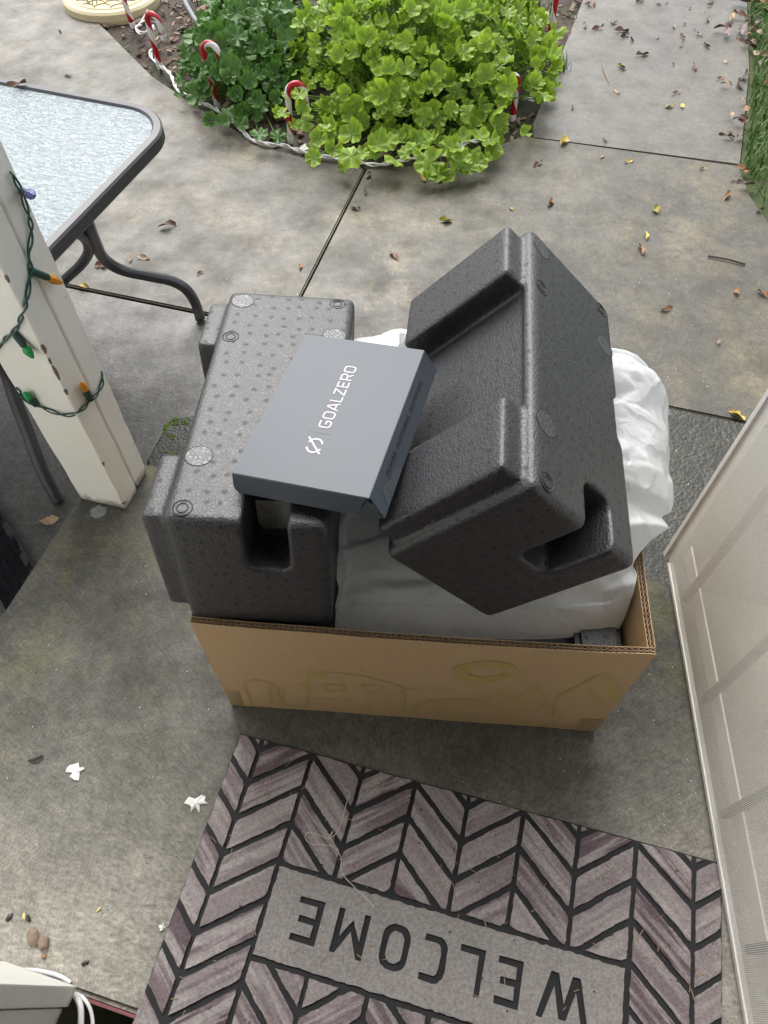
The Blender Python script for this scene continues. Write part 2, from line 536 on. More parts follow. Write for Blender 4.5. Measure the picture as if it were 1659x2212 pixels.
def paint_mat():
    k = NT('weathered_white_paint')
    co = k.coord()
    st = k.n('ShaderNodeMapping', {'Vector': co, 'Scale': (1, 1, 0.08)}).outputs[0]
    col = k.mix(k.noise(25, 6, vec=st), (0.80, 0.80, 0.745), (0.88, 0.875, 0.83))
    grime = k.maprange(k.noise(6, 6, 0.65), 0.52, 0.75)
    col = k.mix(k.math('MULTIPLY', grime, 0.22), col, (0.52, 0.50, 0.40))
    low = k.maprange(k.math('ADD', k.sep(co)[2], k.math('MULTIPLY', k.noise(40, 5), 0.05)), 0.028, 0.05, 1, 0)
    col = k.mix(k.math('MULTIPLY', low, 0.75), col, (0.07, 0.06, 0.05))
    sp = k.maprange(k.noise(75, 4, 0.6), 0.70, 0.73)
    col = k.mix(k.math('MULTIPLY', sp, 0.5), col, (0.16, 0.13, 0.10))
    k.set(Base_Color=col, Roughness=0.5, Normal=k.bump(k.math('ADD', k.noise(60, 5), k.noise(9, 3)), 0.35, 0.003))
    return k.m
M['paint'] = paint_mat()
M['chip'] = plain('bare_wood_chip', (0.19, 0.135, 0.10), 0.8, 0.4, 200, 0.3)

def glass_mat():
    k = NT('pebbled_glass')
    st = k.n('ShaderNodeMapping', {'Vector': k.coord(), 'Scale': (1, 1.9, 1)}).outputs[0]
    h = k.noise(75, 3, 0.5, vec=st, dist=1.2)
    k.set(Base_Color=k.mix(k.maprange(h, 0.35, 0.65), (0.25, 0.315, 0.345), (0.39, 0.46, 0.49)), Roughness=0.2, Transmission_Weight=0.25, IOR=1.5, Normal=k.bump(h, 0.75, 0.006))
    k.b.inputs['Specular IOR Level'].default_value = 0.5
    return k.m
M['glass'] = glass_mat()
M['table_metal'] = plain('charcoal_painted_metal', (0.045, 0.046, 0.052), 0.36, 0.15, 60, 0.15, 400, bdist=0.0006)
M['door_metal'] = plain('aged_white_metal', (0.72, 0.70, 0.665), 0.45, 0.12, 40, 0.1, 200)
M['door_bar'] = plain('grey_door_bar', (0.055, 0.055, 0.06), 0.5, 0.1, 40, 0)
M['door_pale'] = plain('pale_door_flange', (0.72, 0.69, 0.62), 0.55, 0.06, 40, 0)

def screen_mat():
    k = NT('door_screen')
    x, y, z = k.sep(k.coord())
    P = 0.0024
    fx = k.math('FRACT', k.math('ADD', k.math('DIVIDE', x, P), 1000.0))
    fz = k.math('FRACT', k.math('ADD', k.math('DIVIDE', z, P), 1000.0))
    w = k.math('MAXIMUM', k.math('LESS_THAN', fx, 0.37), k.math('LESS_THAN', fz, 0.37))
    k.set(Base_Color=(0.90, 0.875, 0.81, 1), Roughness=0.45)
    tp = k.n('ShaderNodeBsdfTransparent')
    mx = k.n('ShaderNodeMixShader', {0: w, 1: tp.outputs[0], 2: k.b.outputs[0]})
    k.t.links.new(mx.outputs[0], k.out.inputs['Surface'])
    return k.m
M['screen'] = screen_mat()

def cane_mat():
    k = NT('candy_stripe_plastic')
    u, v, _ = k.sep(k.n('ShaderNodeUVMap').outputs[0])
    f = k.math('FRACT', k.math('ADD', k.math('MULTIPLY', u, 9.0), v))
    col = k.mix(k.math('LESS_THAN', f, 0.55), (0.80, 0.77, 0.77), (0.45, 0.012, 0.022))
    k.set(Base_Color=col, Roughness=0.22)
    return k.m
M['cane'] = cane_mat()
M['white_plastic'] = plain('white_plastic', (0.76, 0.75, 0.75), 0.35, 0.05, 60, 0)
M['green_wire'] = plain('dark_green_wire', (0.012, 0.07, 0.055), 0.4, 0.2, 60, 0)
M['socket'] = plain('dark_green_socket', (0.010, 0.05, 0.04), 0.45, 0.2, 60, 0)

def bulb_mat(name, col):
    k = NT(name)
    vd = k.n('ShaderNodeTexVoronoi', {'Vector': k.coord(), 'Scale': 420.0})
    k.set(Base_Color=(*col, 1), Roughness=0.2, Transmission_Weight=0.35, Normal=k.bump(vd.outputs['Distance'], 0.6, 0.001))
    return k.m
M['bulb_orange'] = bulb_mat('orange_bulb', (0.85, 0.36, 0.02))
M['bulb_green'] = bulb_mat('green_bulb', (0.02, 0.42, 0.10))
M['bulb_blue'] = bulb_mat('violet_bulb', (0.16, 0.17, 0.50))

def leaf_mat(name, c_dark, c_light, vein, trans=0.35):
    k = NT(name)
    u, v, _ = k.sep(k.n('ShaderNodeUVMap').outputs[0])
    oi = k.n('ShaderNodeObjectInfo').outputs['Random']
    x = k.math('SUBTRACT', u, 0.5); y = k.math('SUBTRACT', v, 0.5)
    ang = k.math('ARCTAN2', y, x)
    r = k.math('SQRT', k.math('ADD', k.math('MULTIPLY', x, x), k.math('MULTIPLY', y, y)))
    lines = k.math('ABSOLUTE', k.math('SINE', k.math('MULTIPLY', ang, 4.5)))
    vn = k.maprange(lines, 0.0, 0.22, 1, 0)
    col = k.mix(k.maprange(k.noise(9, 3, vec=k.n('ShaderNodeNewGeometry').outputs['Position']), 0.3, 0.7), k.mix(oi, c_dark, c_light), k.mix(oi, c_light, c_dark))
    col = k.mix(k.maprange(r, 0.3, 0.47, 0, 0.8), col, tuple(min(1, x * 1.25) for x in c_light))
    col = k.mix(k.math('MULTIPLY', k.maprange(k.noise(35, 4), 0.4, 0.7), 0.35), col, c_dark)
    col = k.mix(k.math('MULTIPLY', k.maprange(lines, 0.55, 1.0), 0.22), col, tuple(x * 0.62 for x in c_dark))  # fold shading between the veins, painted into the leaf colour
    col = k.mix(k.math('MULTIPLY', vn, 0.5), col, vein)
    bp = k.bump(k.math('ADD', k.math('MULTIPLY', lines, 0.5), k.noise(120, 3)), 0.5, 0.003)
    k.set(Base_Color=col, Roughness=0.42, Normal=bp)
    tr = k.n('ShaderNodeBsdfTranslucent', {'Color': col, 'Normal': bp})
    mx = k.n('ShaderNodeMixShader', {0: trans, 1: k.b.outputs[0], 2: tr.outputs[0]})
    k.t.links.new(mx.outputs[0], k.out.inputs['Surface'])
    return k.m
M['leaf_bright'] = leaf_mat('bright_geranium_leaf', (0.155, 0.30, 0.024), (0.36, 0.51, 0.045), (0.42, 0.57, 0.11))
M['leaf_deep'] = leaf_mat('deep_mallow_leaf', (0.045, 0.13, 0.024), (0.105, 0.23, 0.038), (0.18, 0.32, 0.08), 0.25)
M['stem'] = plain('green_stem', (0.16, 0.28, 0.06), 0.5, 0.25, 60, 0)

def dead_leaf_mat(name, c1, c2):
    k = NT(name)
    f = k.noise(60, 5, 0.7)
    oi = k.n('ShaderNodeObjectInfo').outputs['Random']
    col = k.mix(k.maprange(f, 0.3, 0.7), c1, c2)
    col = k.mix(k.math('MULTIPLY', oi, 0.35), col, tuple(x * 0.45 for x in c1))
    k.set(Base_Color=col, Roughness=0.5, Normal=k.bump(f, 0.4, 0.003))
    return k.m
M['dl_brown'] = dead_leaf_mat('brown_dead_leaf', (0.15, 0.075, 0.05), (0.26, 0.14, 0.095))
M['dl_dark'] = dead_leaf_mat('dark_dead_leaf', (0.055, 0.03, 0.024), (0.11, 0.06, 0.045))
M['dl_orange'] = dead_leaf_mat('orange_dead_leaf', (0.28, 0.12, 0.05), (0.40, 0.22, 0.10))
M['dl_yellow'] = dead_leaf_mat('yellow_dead_leaf', (0.55, 0.40, 0.07), (0.66, 0.52, 0.18))
M['dl_tan'] = dead_leaf_mat('tan_dead_leaf', (0.42, 0.29, 0.18), (0.58, 0.44, 0.29))
M['dl_green'] = dead_leaf_mat('green_yellow_dead_leaf', (0.22, 0.24, 0.04), (0.50, 0.38, 0.05))
M['dl_mauve'] = dead_leaf_mat('mauve_dead_leaf', (0.20, 0.13, 0.12), (0.31, 0.21, 0.20))

def soil_mat():
    k = NT('wet_soil')
    f = k.noise(45, 7, 0.7)
    col = k.ramp(f, [(0.3, (0.03, 0.021, 0.015)), (0.55, (0.085, 0.060, 0.043)), (0.75, (0.16, 0.12, 0.088))])
    k.set(Base_Color=col, Roughness=0.75, Normal=k.bump(k.math('ADD', f, k.noise(180, 3)), 0.8, 0.012))
    return k.m
M['soil'] = soil_mat()
M['joint'] = plain('mossy_joint_dirt', (0.05, 0.05, 0.028), 0.9, 0.5, 40, 0.5)
M['mulch'] = plain('wood_chip', (0.15, 0.10, 0.068), 0.75, 0.5, 25, 0.3)
M['mulch_pale'] = plain('pale_wood_chip', (0.30, 0.225, 0.16), 0.75, 0.4, 25, 0.3)
M['turf'] = plain('turf_earth', (0.05, 0.07, 0.02), 0.9, 0.4, 40, 0.5)
k = NT('grass_blade')
k.set(Base_Color=k.ramp(k.n('ShaderNodeUVMap').outputs[0], [(0.0, (0.07, 0.16, 0.02)), (0.55, (0.13, 0.27, 0.035)), (0.85, (0.25, 0.36, 0.07)), (1.0, (0.48, 0.42, 0.20))]), Roughness=0.5)
M['grass'] = k.m
M['moss'] = plain('green_moss', (0.07, 0.12, 0.012), 0.9, 0.4, 60, 0.5)
M['cream_stone'] = plain('cream_cast_stone', (0.62, 0.53, 0.33), 0.7, 0.15, 14, 0.4, 60)
M['stone_groove'] = plain('stone_groove', (0.30, 0.22, 0.11), 0.8, 0.15, 20, 0.2)
M['pebble'] = plain('brown_pebble', (0.22, 0.165, 0.12), 0.7, 0.4, 90, 0.5)
M['rock'] = plain('reddish_rock', (0.22, 0.12, 0.08), 0.8, 0.3, 40, 0.5)
M['seed_black'] = plain('black_seed', (0.02, 0.02, 0.023), 0.4, 0.2, 90, 0)
M['seed_yellow'] = plain('pale_yellow_seed', (0.62, 0.55, 0.22), 0.5, 0.2, 90, 0)
M['scrap'] = plain('white_paper_scrap', (0.74, 0.74, 0.72), 0.7, 0.1, 60, 0.4)
M['pale_spot'] = plain('pale_spill', (0.26, 0.27, 0.28), 0.7, 0.4, 90, 0.3)
M['straw'] = plain('dry_straw', (0.33, 0.235, 0.12), 0.7, 0.4, 60, 0)
M['thread'] = plain('pale_thread', (0.62, 0.58, 0.50), 0.7, 0.1, 60, 0)
M['twig'] = plain('dark_twig', (0.045, 0.035, 0.028), 0.8, 0.3, 60, 0.3)
M['black_coir'] = plain('black_loop_pile', (0.006, 0.007, 0.009), 0.85, 0.5, 100, 0.8, 220, bdist=0.006, spec=0.15)
M['pipe'] = plain('grey_pipe', (0.22, 0.24, 0.26), 0.4, 0.1, 60, 0)
M['red_paint'] = plain('faded_red_paint', (0.22, 0.075, 0.075), 0.6, 0.2, 60, 0.3)
M['room'] = plain('dim_room_paint', (0.42, 0.40, 0.37), 0.8, 0.08, 8, 0)
M['siding'] = plain('house_siding', (0.80, 0.785, 0.74), 0.6, 0.08, 8, 0.1)
M['roof'] = plain('soffit_paint', (0.66, 0.65, 0.61), 0.6, 0.08, 8, 0.1)

# ================================================================== the setting
PZ = -0.12                       # patio level; the porch slab is z = 0
ground = link('ground', mesh([(-60, -60, PZ - 0.10), (60, -60, PZ - 0.10), (60, 60, PZ - 0.10), (-60, 60, PZ - 0.10)], [(0, 1, 2, 3)]), M['turf'])
setp(ground, kind='structure')

def P2(px, py, z=PZ):
    p = at(px, py, z)
    return Vector((p.x, p.y))

def line_x(p, d, q, e):
    """intersection of two 2-D lines"""
    k_ = d.x * e.y - d.y * e.x
    t = ((q.x - p.x) * e.y - (q.y - p.y) * e.x) / k_
    return p + d * t

J0, J1 = P2(139, 615), P2(1568, 905); JD = (J1 - J0).normalized()
K0, K1 = P2(800, 385), P2(665, 622); KD = (K1 - K0).normalized()
Q0, Q1 = P2(1150, 298), P2(1600, 357); QD = (Q1 - Q0).normalized()
KJ = line_x(K0, KD, J0, JD)
bed_left = [P2(*p) for p in [(160, 0), (230, 65), (330, 165), (420, 225), (480, 264), (540, 300), (590, 320), (640, 335), (690, 345), (740, 352), (793, 358)]]
bed_front = [P2(*p) for p in [(793, 358), (860, 360), (915, 357), (960, 350), (1010, 337), (1060, 320), (1100, 306), (1130, 290)]]
bed_right = [P2(*p) for p in [(1146, 270), (1155, 255), (1172, 214), (1190, 170), (1218, 100), (1250, 20)]]
bl_far = bed_left[0] + (bed_left[0] - bed_left[1]).normalized() * 2.6
br_far = bed_right[-1] + (bed_right[-1] - bed_right[-2]).normalized() * 3.0
lawn_far = [P2(*p) for p in [(1615, 0), (1620, 150), (1610, 260), (1601, 345)]]
lawn_near = [P2(*p) for p in [(1597, 368), (1622, 425), (1659, 478)]]
lf_far = lawn_far[0] + (lawn_far[0] - lawn_far[1]).normalized() * 3.0
ln_off = lawn_near[-1] + (lawn_near[-1] - lawn_near[-2]).normalized() * 0.6

patio = link('patio', mesh([(-6, -1.5, PZ - 0.013), (5, -1.5, PZ - 0.013), (5, 2.24, PZ - 0.013), (-6, 2.24, PZ - 0.013), (5, 7, PZ - 0.05), (-6, 7, PZ - 0.05)], [(0, 1, 2, 3), (3, 2, 4, 5)]), M['joint'])
setp(patio, kind='structure')

def slab(poly, mat, dz=0.0, gap=0.0032, bev=0.004):
    pts = inset_poly(poly, gap)
    bm = prism_bm(pts, PZ - 0.10, PZ + dz, bev)
    return link('slab', bm_mesh(bm), mat, patio)

J_left = J0 - JD * 4.0
J_right = J0 + JD * 5.4
slab([KJ, J_left, J_left + Vector((0.2, 4.0)), bl_far] + bed_left + [], M['patio'])
slab([KJ] + bed_front + [Q0, Q1] + lawn_near + [ln_off, Vector((5.0, ln_off.y)), line_x(J0, JD, Vector((5.0, 0)), Vector((0, 1)))], M['patio'])
slab([Q0] + bed_right + [br_far, lf_far] + lawn_far + [Q1], M['walk'])
edge_E = [P2(*p) for p in [(318, 992), (346, 948), (368, 912), (380, 903), (412, 903), (520, 880), (640, 800)]]
JE = line_x(J0, JD, P2(690, 743), Vector((0.2, 1.0)))
porch_far = [P2(300, 1020), P2(1700, 1330)]
slab([J_left, JE] + list(reversed(edge_E)) + [P2(300, 1120), P2(200, 1330), Vector((-0.9, -1.2)), Vector((-5.0, -1.2))], M['grey_slab'], dz=-0.003)
slab([JE, J_right, Vector((4.0, -1.0)), Vector((0.2, -1.0)), P2(320, 1120)] + edge_E, M['dark_slab'], dz=0.004)

# porch slab
pl0, pl1 = P2(0, 1329, 0), P2(165, 1078, 0)
pf0, pf1 = P2(335, 1004, 0), P2(1425, 1254, 0)
PLD, PFD = (pl1 - pl0).normalized(), (pf1 - pf0).normalized()
pc = line_x(pl0, PLD, pf0, PFD)
pn0, pn1 = P2(173, 2149, 0), P2(300, 2193, 0)
pn = line_x(pl0, PLD, pn0, PFD)
poly = [pc, pc + PFD * 3.2, pn + PFD * 3.4, pn]
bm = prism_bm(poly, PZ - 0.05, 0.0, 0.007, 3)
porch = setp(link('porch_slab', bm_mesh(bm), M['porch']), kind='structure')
sill = link('painted_edge', box_me((0, 0, 0), (0.5, 0.004, 0.03)), M['red_paint'], porch)
HA = math.atan2(PFD.y, PFD.x)                    # the house is turned by this angle
E1, E2 = Vector((math.cos(HA), math.sin(HA), 0)), Vector((-math.sin(HA), math.cos(HA), 0))
HM = Matrix((E1, E2, (0, 0, 1))).transposed()
sill.matrix_local = Matrix.Translation(Vector((pn0.x, pn0.y, -0.018)) - E2 * 0.003 + E1 * 0.0) @ HM.to_4x4()

# soil in the bed
bed_poly = [bl_far] + bed_left + bed_front[1:] + [Q0] + bed_right + [br_far, (bl_far + br_far) / 2 + Vector((0, 0.8))]
def in_poly(x, y, poly):
    c = False
    n = len(poly)
    for i in range(n):
        a, b = poly[i], poly[i - 1]
        if (a[1] > y) != (b[1] > y) and x < (b[0] - a[0]) * (y - a[1]) / (b[1] - a[1]) + a[0]:
            c = not c
    return c
nx_, ny_ = 110, 130
gx0, gx1, gy0, gy1 = -3.2, 2.2, 2.15, 6.0
V, F = [], []
for j in range(ny_ + 1):
    for i in range(nx_ + 1):
        x, y = gx0 + (gx1 - gx0) * i / nx_, gy0 + (gy1 - gy0) * j / ny_
        V.append((x, y, PZ - 0.018 + 0.016 * noise.fractal(Vector((x * 5, y * 5, 0)), 1.0, 2.0, 4)))
for j in range(ny_):
    for i in range(nx_):
        a = j * (nx_ + 1) + i
        cx_, cy_ = (V[a][0] + V[a + 1][0]) / 2, (V[a][1] + V[a + nx_ + 1][1]) / 2
        if in_poly(cx_, cy_, bed_poly) or in_poly(cx_ + 0.03, cy_ + 0.05, bed_poly) or in_poly(cx_ - 0.04, cy_ + 0.03, bed_poly):
            F.append((a, a + 1, a + nx_ + 2, a + nx_ + 1))
soil = setp(link('garden_soil', mesh(V, F), M['soil'], smooth=True), kind='structure')

def rand_rot(r=rnd, tilt=0.5):
    return (Matrix.Rotation(r.uniform(0, 6.283), 3, 'Z') @ Matrix.Rotation(r.uniform(-tilt, tilt), 3, 'X') @ Matrix.Rotation(r.uniform(-tilt, tilt), 3, 'Y'))

ch1, ch2 = Geo(), Geo()
cnt = 0
while cnt < 2600:
    x, y = rnd.uniform(-1.6, 1.0), rnd.uniform(2.2, 4.4)
    if not in_poly(x, y, bed_poly) or not in_poly(x, y - 0.02, bed_poly): continue
    cnt += 1
    g = ch1 if rnd.random() < 0.72 else ch2
    s = rnd.uniform(0.006, 0.024)
    g.box((x, y, PZ - 0.012 + rnd.uniform(0, 0.012)), (s * rnd.uniform(1, 1.9), s * 0.7, s * 0.22), rand_rot(tilt=0.5))
setp(link('mulch', ch1.mesh(), M['mulch']), label='dark wood chips and crumbs covering the garden bed soil', cat='mulch', kind='stuff')
setp(link('mulch', ch2.mesh(), M['mulch_pale']), label='paler wood chips scattered over the garden bed soil', cat='mulch', kind='stuff')

# lawn on the right
lawn_poly = [lf_far] + lawn_far + [Q1] + lawn_near + [ln_off, Vector((5, ln_off.y)), Vector((5, 6.5))]
bm = prism_bm(inset_poly(lawn_poly, 0.002), PZ - 0.09, PZ - 0.008)
setp(link('lawn', bm_mesh(bm), M['turf']), kind='structure')
V, F, U = [], [], []
cnt = 0
while cnt < 9000:
    x, y = rnd.uniform(1.1, 2.1), rnd.uniform(1.7, 4.2)
    if not in_poly(x - 0.012, y, lawn_poly): continue
    d_edge = min((Vector((x, y)) - q).length for q in lawn_far + lawn_near)
    if noise.noise(Vector((x * 4, y * 4, 3))) < -0.18 and rnd.random() < 0.75: continue
    cnt += 1
    h = rnd.uniform(0.03, 0.075)
    a = rnd.uniform(0, 6.283)
    lean = Vector((math.cos(a), math.sin(a), 0)) * h * rnd.uniform(0.15, 0.9)
    side = Vector((-math.sin(a), math.cos(a), 0)) * rnd.uniform(0.0012, 0.0026)
    b = Vector((x, y, PZ - 0.012))
    m_ = b + lean * 0.35 + Vector((0, 0, h * 0.6))
    t_ = b + lean + Vector((0, 0, h * rnd.uniform(0.75, 1)))
    i0 = len(V)
    V += [b - side, b + side, m_ - side * 0.8, m_ + side * 0.8, t_]
    hue = rnd.random() ** 1.3 * 0.95
    U += [(hue, 0)] * 5
    F += [(i0, i0 + 1, i0 + 3, i0 + 2), (i0 + 2, i0 + 3, i0 + 4)]
setp(link('grass', mesh(V, F, uvs=U), M['grass']), label='short green grass along the right edge of the walkway', cat='grass', kind='stuff')

# moss in the joint and on the dark slab
g = Geo()
def blob(g, c, r, n=5):
    V_, F_ = lathe([(r, -r * .3), (r * .95, r * .15), (r * .55, r * .5)], n)
    g.add([(v[0] + c[0], v[1] + c[1], v[2] + c[2]) for v in V_], F_)
for px0, py0, px1, py1, n_, rr in ((1440, 880, 1575, 907, 110, 0.005), (139, 615, 446, 697, 90, 0.003), (1150, 299, 1600, 358, 110, 0.003), (800, 385, 665, 622, 60, 0.003), (352, 940, 378, 905, 26, 0.006)):
    for i in range(n_):
        t = rnd.random()
        p = at(px0 + (px1 - px0) * t, py0 + (py1 - py0) * t, PZ)
        dz_ = 0.0 if rr > 0.005 else -0.011
        blob(g, (p.x + rnd.gauss(0, 0.003), p.y + rnd.gauss(0, 0.003), PZ + dz_), rr * rnd.uniform(0.5, 1.3))
for (px, py) in ((382, 918), (398, 917), (372, 945), (366, 984), (405, 975), (378, 912)):
    for i in range(7):
        p = at(px + rnd.gauss(0, 4), py + rnd.gauss(0, 3), PZ)
        blob(g, (p.x, p.y, PZ + 0.004), rnd.uniform(0.002, 0.005))
setp(link('moss', g.mesh(), M['moss']), label='green moss growing in the concrete joints', cat='moss', kind='stuff')

# ================================================================== house front, casing, roof (beside and behind the camera)
wall_e2 = -0.20
house = empty('house_front', Vector((0, 0, 0)), HM)
setp(house, 'painted house front with an open doorway behind the doormat', 'house')
link('wall', box_me((-2.2, wall_e2 - 0.08, 1.3), (3.3, 0.16, 3.1)), M['siding'], house)
link('wall', box_me((2.3, wall_e2 - 0.08, 1.3), (3.3, 0.16, 3.1)), M['siding'], house)
link('wall', box_me((0.05, wall_e2 - 0.08, 2.5), (1.2, 0.16, 0.7)), M['siding'], house)
link('porch_roof', box_me((0.3, 0.29, 2.63), (4.4, 1.06, 0.10)), M['roof'], house)
link('room', box_me((0.05, wall_e2 - 1.9, 1.25), (3.6, 0.1, 2.9)), M['room'], house)
for sx in (-1, 1):
    link('room_side', box_me((0.05 + sx * 1.75, wall_e2 - 1.0, 1.25), (0.1, 1.66, 2.9)), M['room'], house)
link('room_ceiling', box_me((0.05, wall_e2 - 1.0, 2.78), (3.6, 1.9, 0.1)), M['room'], house)
link('room_floor', box_me((0.05, wall_e2 - 1.0, -0.06), (3.4, 1.7, 0.1)), M['chip'], house)

cs = empty('door_casing', (0, 0, 0), HM)
setp(cs, 'stepped white door casing at the bottom left corner, paint worn', 'door casing')
def hloc(p): return Vector((p.dot(E1), p.dot(E2), p.z))
c1 = hloc(at(173, 2131, 0.0)); c2 = hloc(at(159, 2178, 0.0))
link('front_board', box_me((c1.x - 0.055, (c1.y + c2.y) / 2, 1.06), (0.11, c1.y - c2.y, 2.1), 0.002), M['paint'], cs)
link('side_board', box_me((c1.x - 0.06, c2.y - 0.028, 1.06), (0.108, 0.05, 2.1), 0.002), M['paint'], cs)
link('back_board', box_me((c1.x - 0.05, c2.y - 0.085, 1.06), (0.108, 0.055, 2.1), 0.002), M['paint'], cs)

wc = [at(-30, 2112, 0.02), at(8, 2104, 0.012), at(30, 2098, 0.006), at(62, 2096, 0.005), at(100, 2101, 0.005), at(132, 2111, 0.005), at(152, 2124, 0.004)]
o = link('white_cable', tube(catmull(wc, 6), 0.0032, 8), M['white_plastic'], smooth=True)
setp(o, 'thin white cable looping over the porch behind the door casing', 'cable')
w2 = [at(160, 2146, -0.01), at(170, 2163, 0.004), at(175, 2185, 0.006), at(174, 2240, 0.004)]
o = link('white_cable', tube(catmull(w2, 6), 0.0042, 8), M['white_plastic'], smooth=True)
setp(o, 'thick white cable beside the door casing bottom, in the left corner', 'cable')
w3 = [at(163, 2146, -0.006), at(180, 2156, 0.004), at(194, 2178, 0.004), at(200, 2205, 0.002), at(200, 2240, 0.002)]
o = link('white_cable', tube(catmull(w3, 6), 0.0026, 8), M['white_plastic'], smooth=True)
setp(o, 'thinner white cable curving right of the thick cable by the casing', 'cable')

# ================================================================== porch post with a string of lights
PP = at(274, 1101, 0.0)
post = empty('porch_post', PP, HM)
setp(post, 'weathered white porch post with chipped paint at the porch corner', 'post')
PW1, PW2, PH = 0.102, 0.099, 2.57
def rough_board(x0, x1, y0, y1, z0, z1, seed):
    """upright board with slightly worn, wavy edges"""
    n = 60
    V, F = [], []
    cor = [(x0, y0), (x1, y0), (x1, y1), (x0, y1)]
    ring = []
    for i in range(4):
        a, b = Vector(cor[i]), Vector(cor[(i + 1) % 4])
        d = (b - a).normalized() * 0.0022
        ring += [(a + d, i), (b - d, i)]
    for j in range(n + 1):
        z = z0 + (z1 - z0) * (j / n) ** 1.6
        for q, (p, i) in enumerate(ring):
            w = 0.0010 * noise.noise(Vector((p.x * 60 + seed, p.y * 60, z * 22)))
            zz = z + (0.003 * noise.noise(Vector((p.x * 90, p.y * 90, seed))) if j == 0 else 0)
            V.append((p.x + w, p.y + w, zz))
    m_ = len(ring)
    for j in range(n):
        for q in range(m_):
            F.append((j * m_ + q, j * m_ + (q + 1) % m_, (j + 1) * m_ + (q + 1) % m_, (j + 1) * m_ + q))
    F.append(tuple(reversed(range(m_))))
    F.append(tuple(n * m_ + q for q in range(m_)))
    return mesh(V, F)
link('core', box_me((-PW1 / 2, PW2 / 2, PH / 2), (PW1 - 0.014, PW2 - 0.012, PH - 0.01)), M['paint'], post)
link('front_board', rough_board(-PW1, 0, 0, 0.049, 0.002, PH, 1.3), M['paint'], post)
link('back_board', rough_board(-PW1, -0.002, 0.054, PW2, 0.006, PH, 4.1), M['paint'], post)
def chip(px, py, w, h, seed):
    """patch of bare wood at the post's front corner"""
    a = onp(px, py, PP, E1)
    z = a.z
    r_ = random.Random(seed)
    V, F = [], []
    n = 7
    for side in (0, 1):
        b = len(V)
        ring = []
        for i in range(n):
            t = i / (n - 1)
            ww = w * math.sin(math.pi * (0.08 + 0.84 * t)) * r_.uniform(0.7, 1.2)
            zz = z + (t - 0.5) * h
            if side == 0: V += [(0.0014, -0.0012, zz), (0.0014, ww, zz)]
            else: V += [(0.0014, -0.0012, zz), (-ww * 0.6, -0.0012, zz)]
        for i in range(n - 1):
            F.append((b + 2 * i, b + 2 * i + 1, b + 2 * i + 3, b + 2 * i + 2))
    link('paint_chip', mesh(V, F), M['chip'], post)
for i, (px, py, w, h) in enumerate(((25, 590, 0.005, 0.03), (98, 748, 0.008, 0.042), (110, 776, 0.004, 0.03), (120, 805, 0.006, 0.075), (139, 850, 0.007, 0.03), (222, 1002, 0.004, 0.026), (268, 1086, 0.014, 0.016))):
    chip(px, py, w * 0.6, h * 0.42, i)

def on_post(px, py, off=0.0035):
    cxn = 41 + (py - 649) * 0.515
    if px < cxn: return onp(px, py, PP, -E2) - E2 * off
    return onp(px, py, PP, E1) + E1 * off
lights = empty('light_string', PP)
setp(lights, 'dark green string of coloured bulbs wound around the white post', 'string lights')
inv_l = lights.matrix_world.inverted()
def twisted(pts, name):
    C = catmull(pts, 8)
    for ph in (0.0, math.pi):
        out = []
        L = 0
        for i, p in enumerate(C):
            t = (C[min(i + 1, len(C) - 1)] - C[max(i - 1, 0)]).normalized()
            a = t.cross(Vector((0.3, 0.2, 1))).normalized(); b = t.cross(a)
            if i: L += (C[i] - C[i - 1]).length
            w = L * 95 + ph
            out.append(inv_l @ (p + (a * math.cos(w) + b * math.sin(w)) * 0.0024))
        link(name, tube(out, 0.0015, 6), M['green_wire'], lights, smooth=True)
top_p = on_post(31, 394) + Vector((0, 0, 0.5))
path1 = [onp(18, 372, PP + E2 * 0.05, E1) + E1 * 0.004] + [on_post(*p) for p in [(31, 394), (41, 412), (47, 433), (57, 465), (63, 494), (61, 523), (57, 547), (61, 580), (57, 621), (51, 656), (45, 690), (37, 707), (16, 727), (2, 743), (-14, 757), (-30, 770)]]
twisted(path1, 'wire')
path2 = [on_post(*p) for p in [(36, 836), (45, 846), (51, 858), (78, 870), (106, 882), (131, 891), (155, 893), (172, 884), (192, 864), (209, 846)]]
path2 += [onp(221, 817, PP + E2 * 0.104, E1), onp(217, 792, PP + E2 * 0.106, E1) - E1 * 0.012, onp(209, 780, PP + E2 * 0.106, E1) - E1 * 0.04]
twisted(path2, 'wire')
def light_bulb(p0, p1, mat):
    """socket from p0 towards p1, faceted bulb ending at p1"""
    d = (p1 - p0); Ltot = d.length; d.normalize()
    q = d.to_track_quat('Z', 'Y').to_matrix()
    s_l = Ltot * 0.52
    V, F = lathe([(0.0035, 0), (0.0058, 0.002), (0.0055, s_l * 0.9), (0.0048, s_l)], 10)
    so = link('socket', mesh([inv_l @ (p0 + q @ Vector(v)) for v in V], F), M['socket'], lights)
    b_l = Ltot - s_l
    V, F = lathe([(0.0035, s_l), (0.0066, s_l + b_l * .18), (0.0072, s_l + b_l * .35), (0.0058, s_l + b_l * .62), (0.0030, s_l + b_l * .88), (0.0006, s_l + b_l)], 9)
    link('bulb', mesh([inv_l @ (p0 + q @ Vector(v)) for v in V], F), mat, lights)
light_bulb(on_post(61, 584), on_post(121, 609, 0.012), M['bulb_orange'])
light_bulb(on_post(33, 715), on_post(82, 763, 0.012), M['bulb_green'])
light_bulb(on_post(82, 872), on_post(60, 836, 0.012), M['bulb_green'])
light_bulb(on_post(193, 862), on_post(160, 822, 0.012), M['bulb_orange'])
bp = on_post(42, 414)
light_bulb(bp, bp + (CAMP - bp).normalized() * 0.034 + _r * 0.016 - _u * 0.004, M['bulb_blue'])

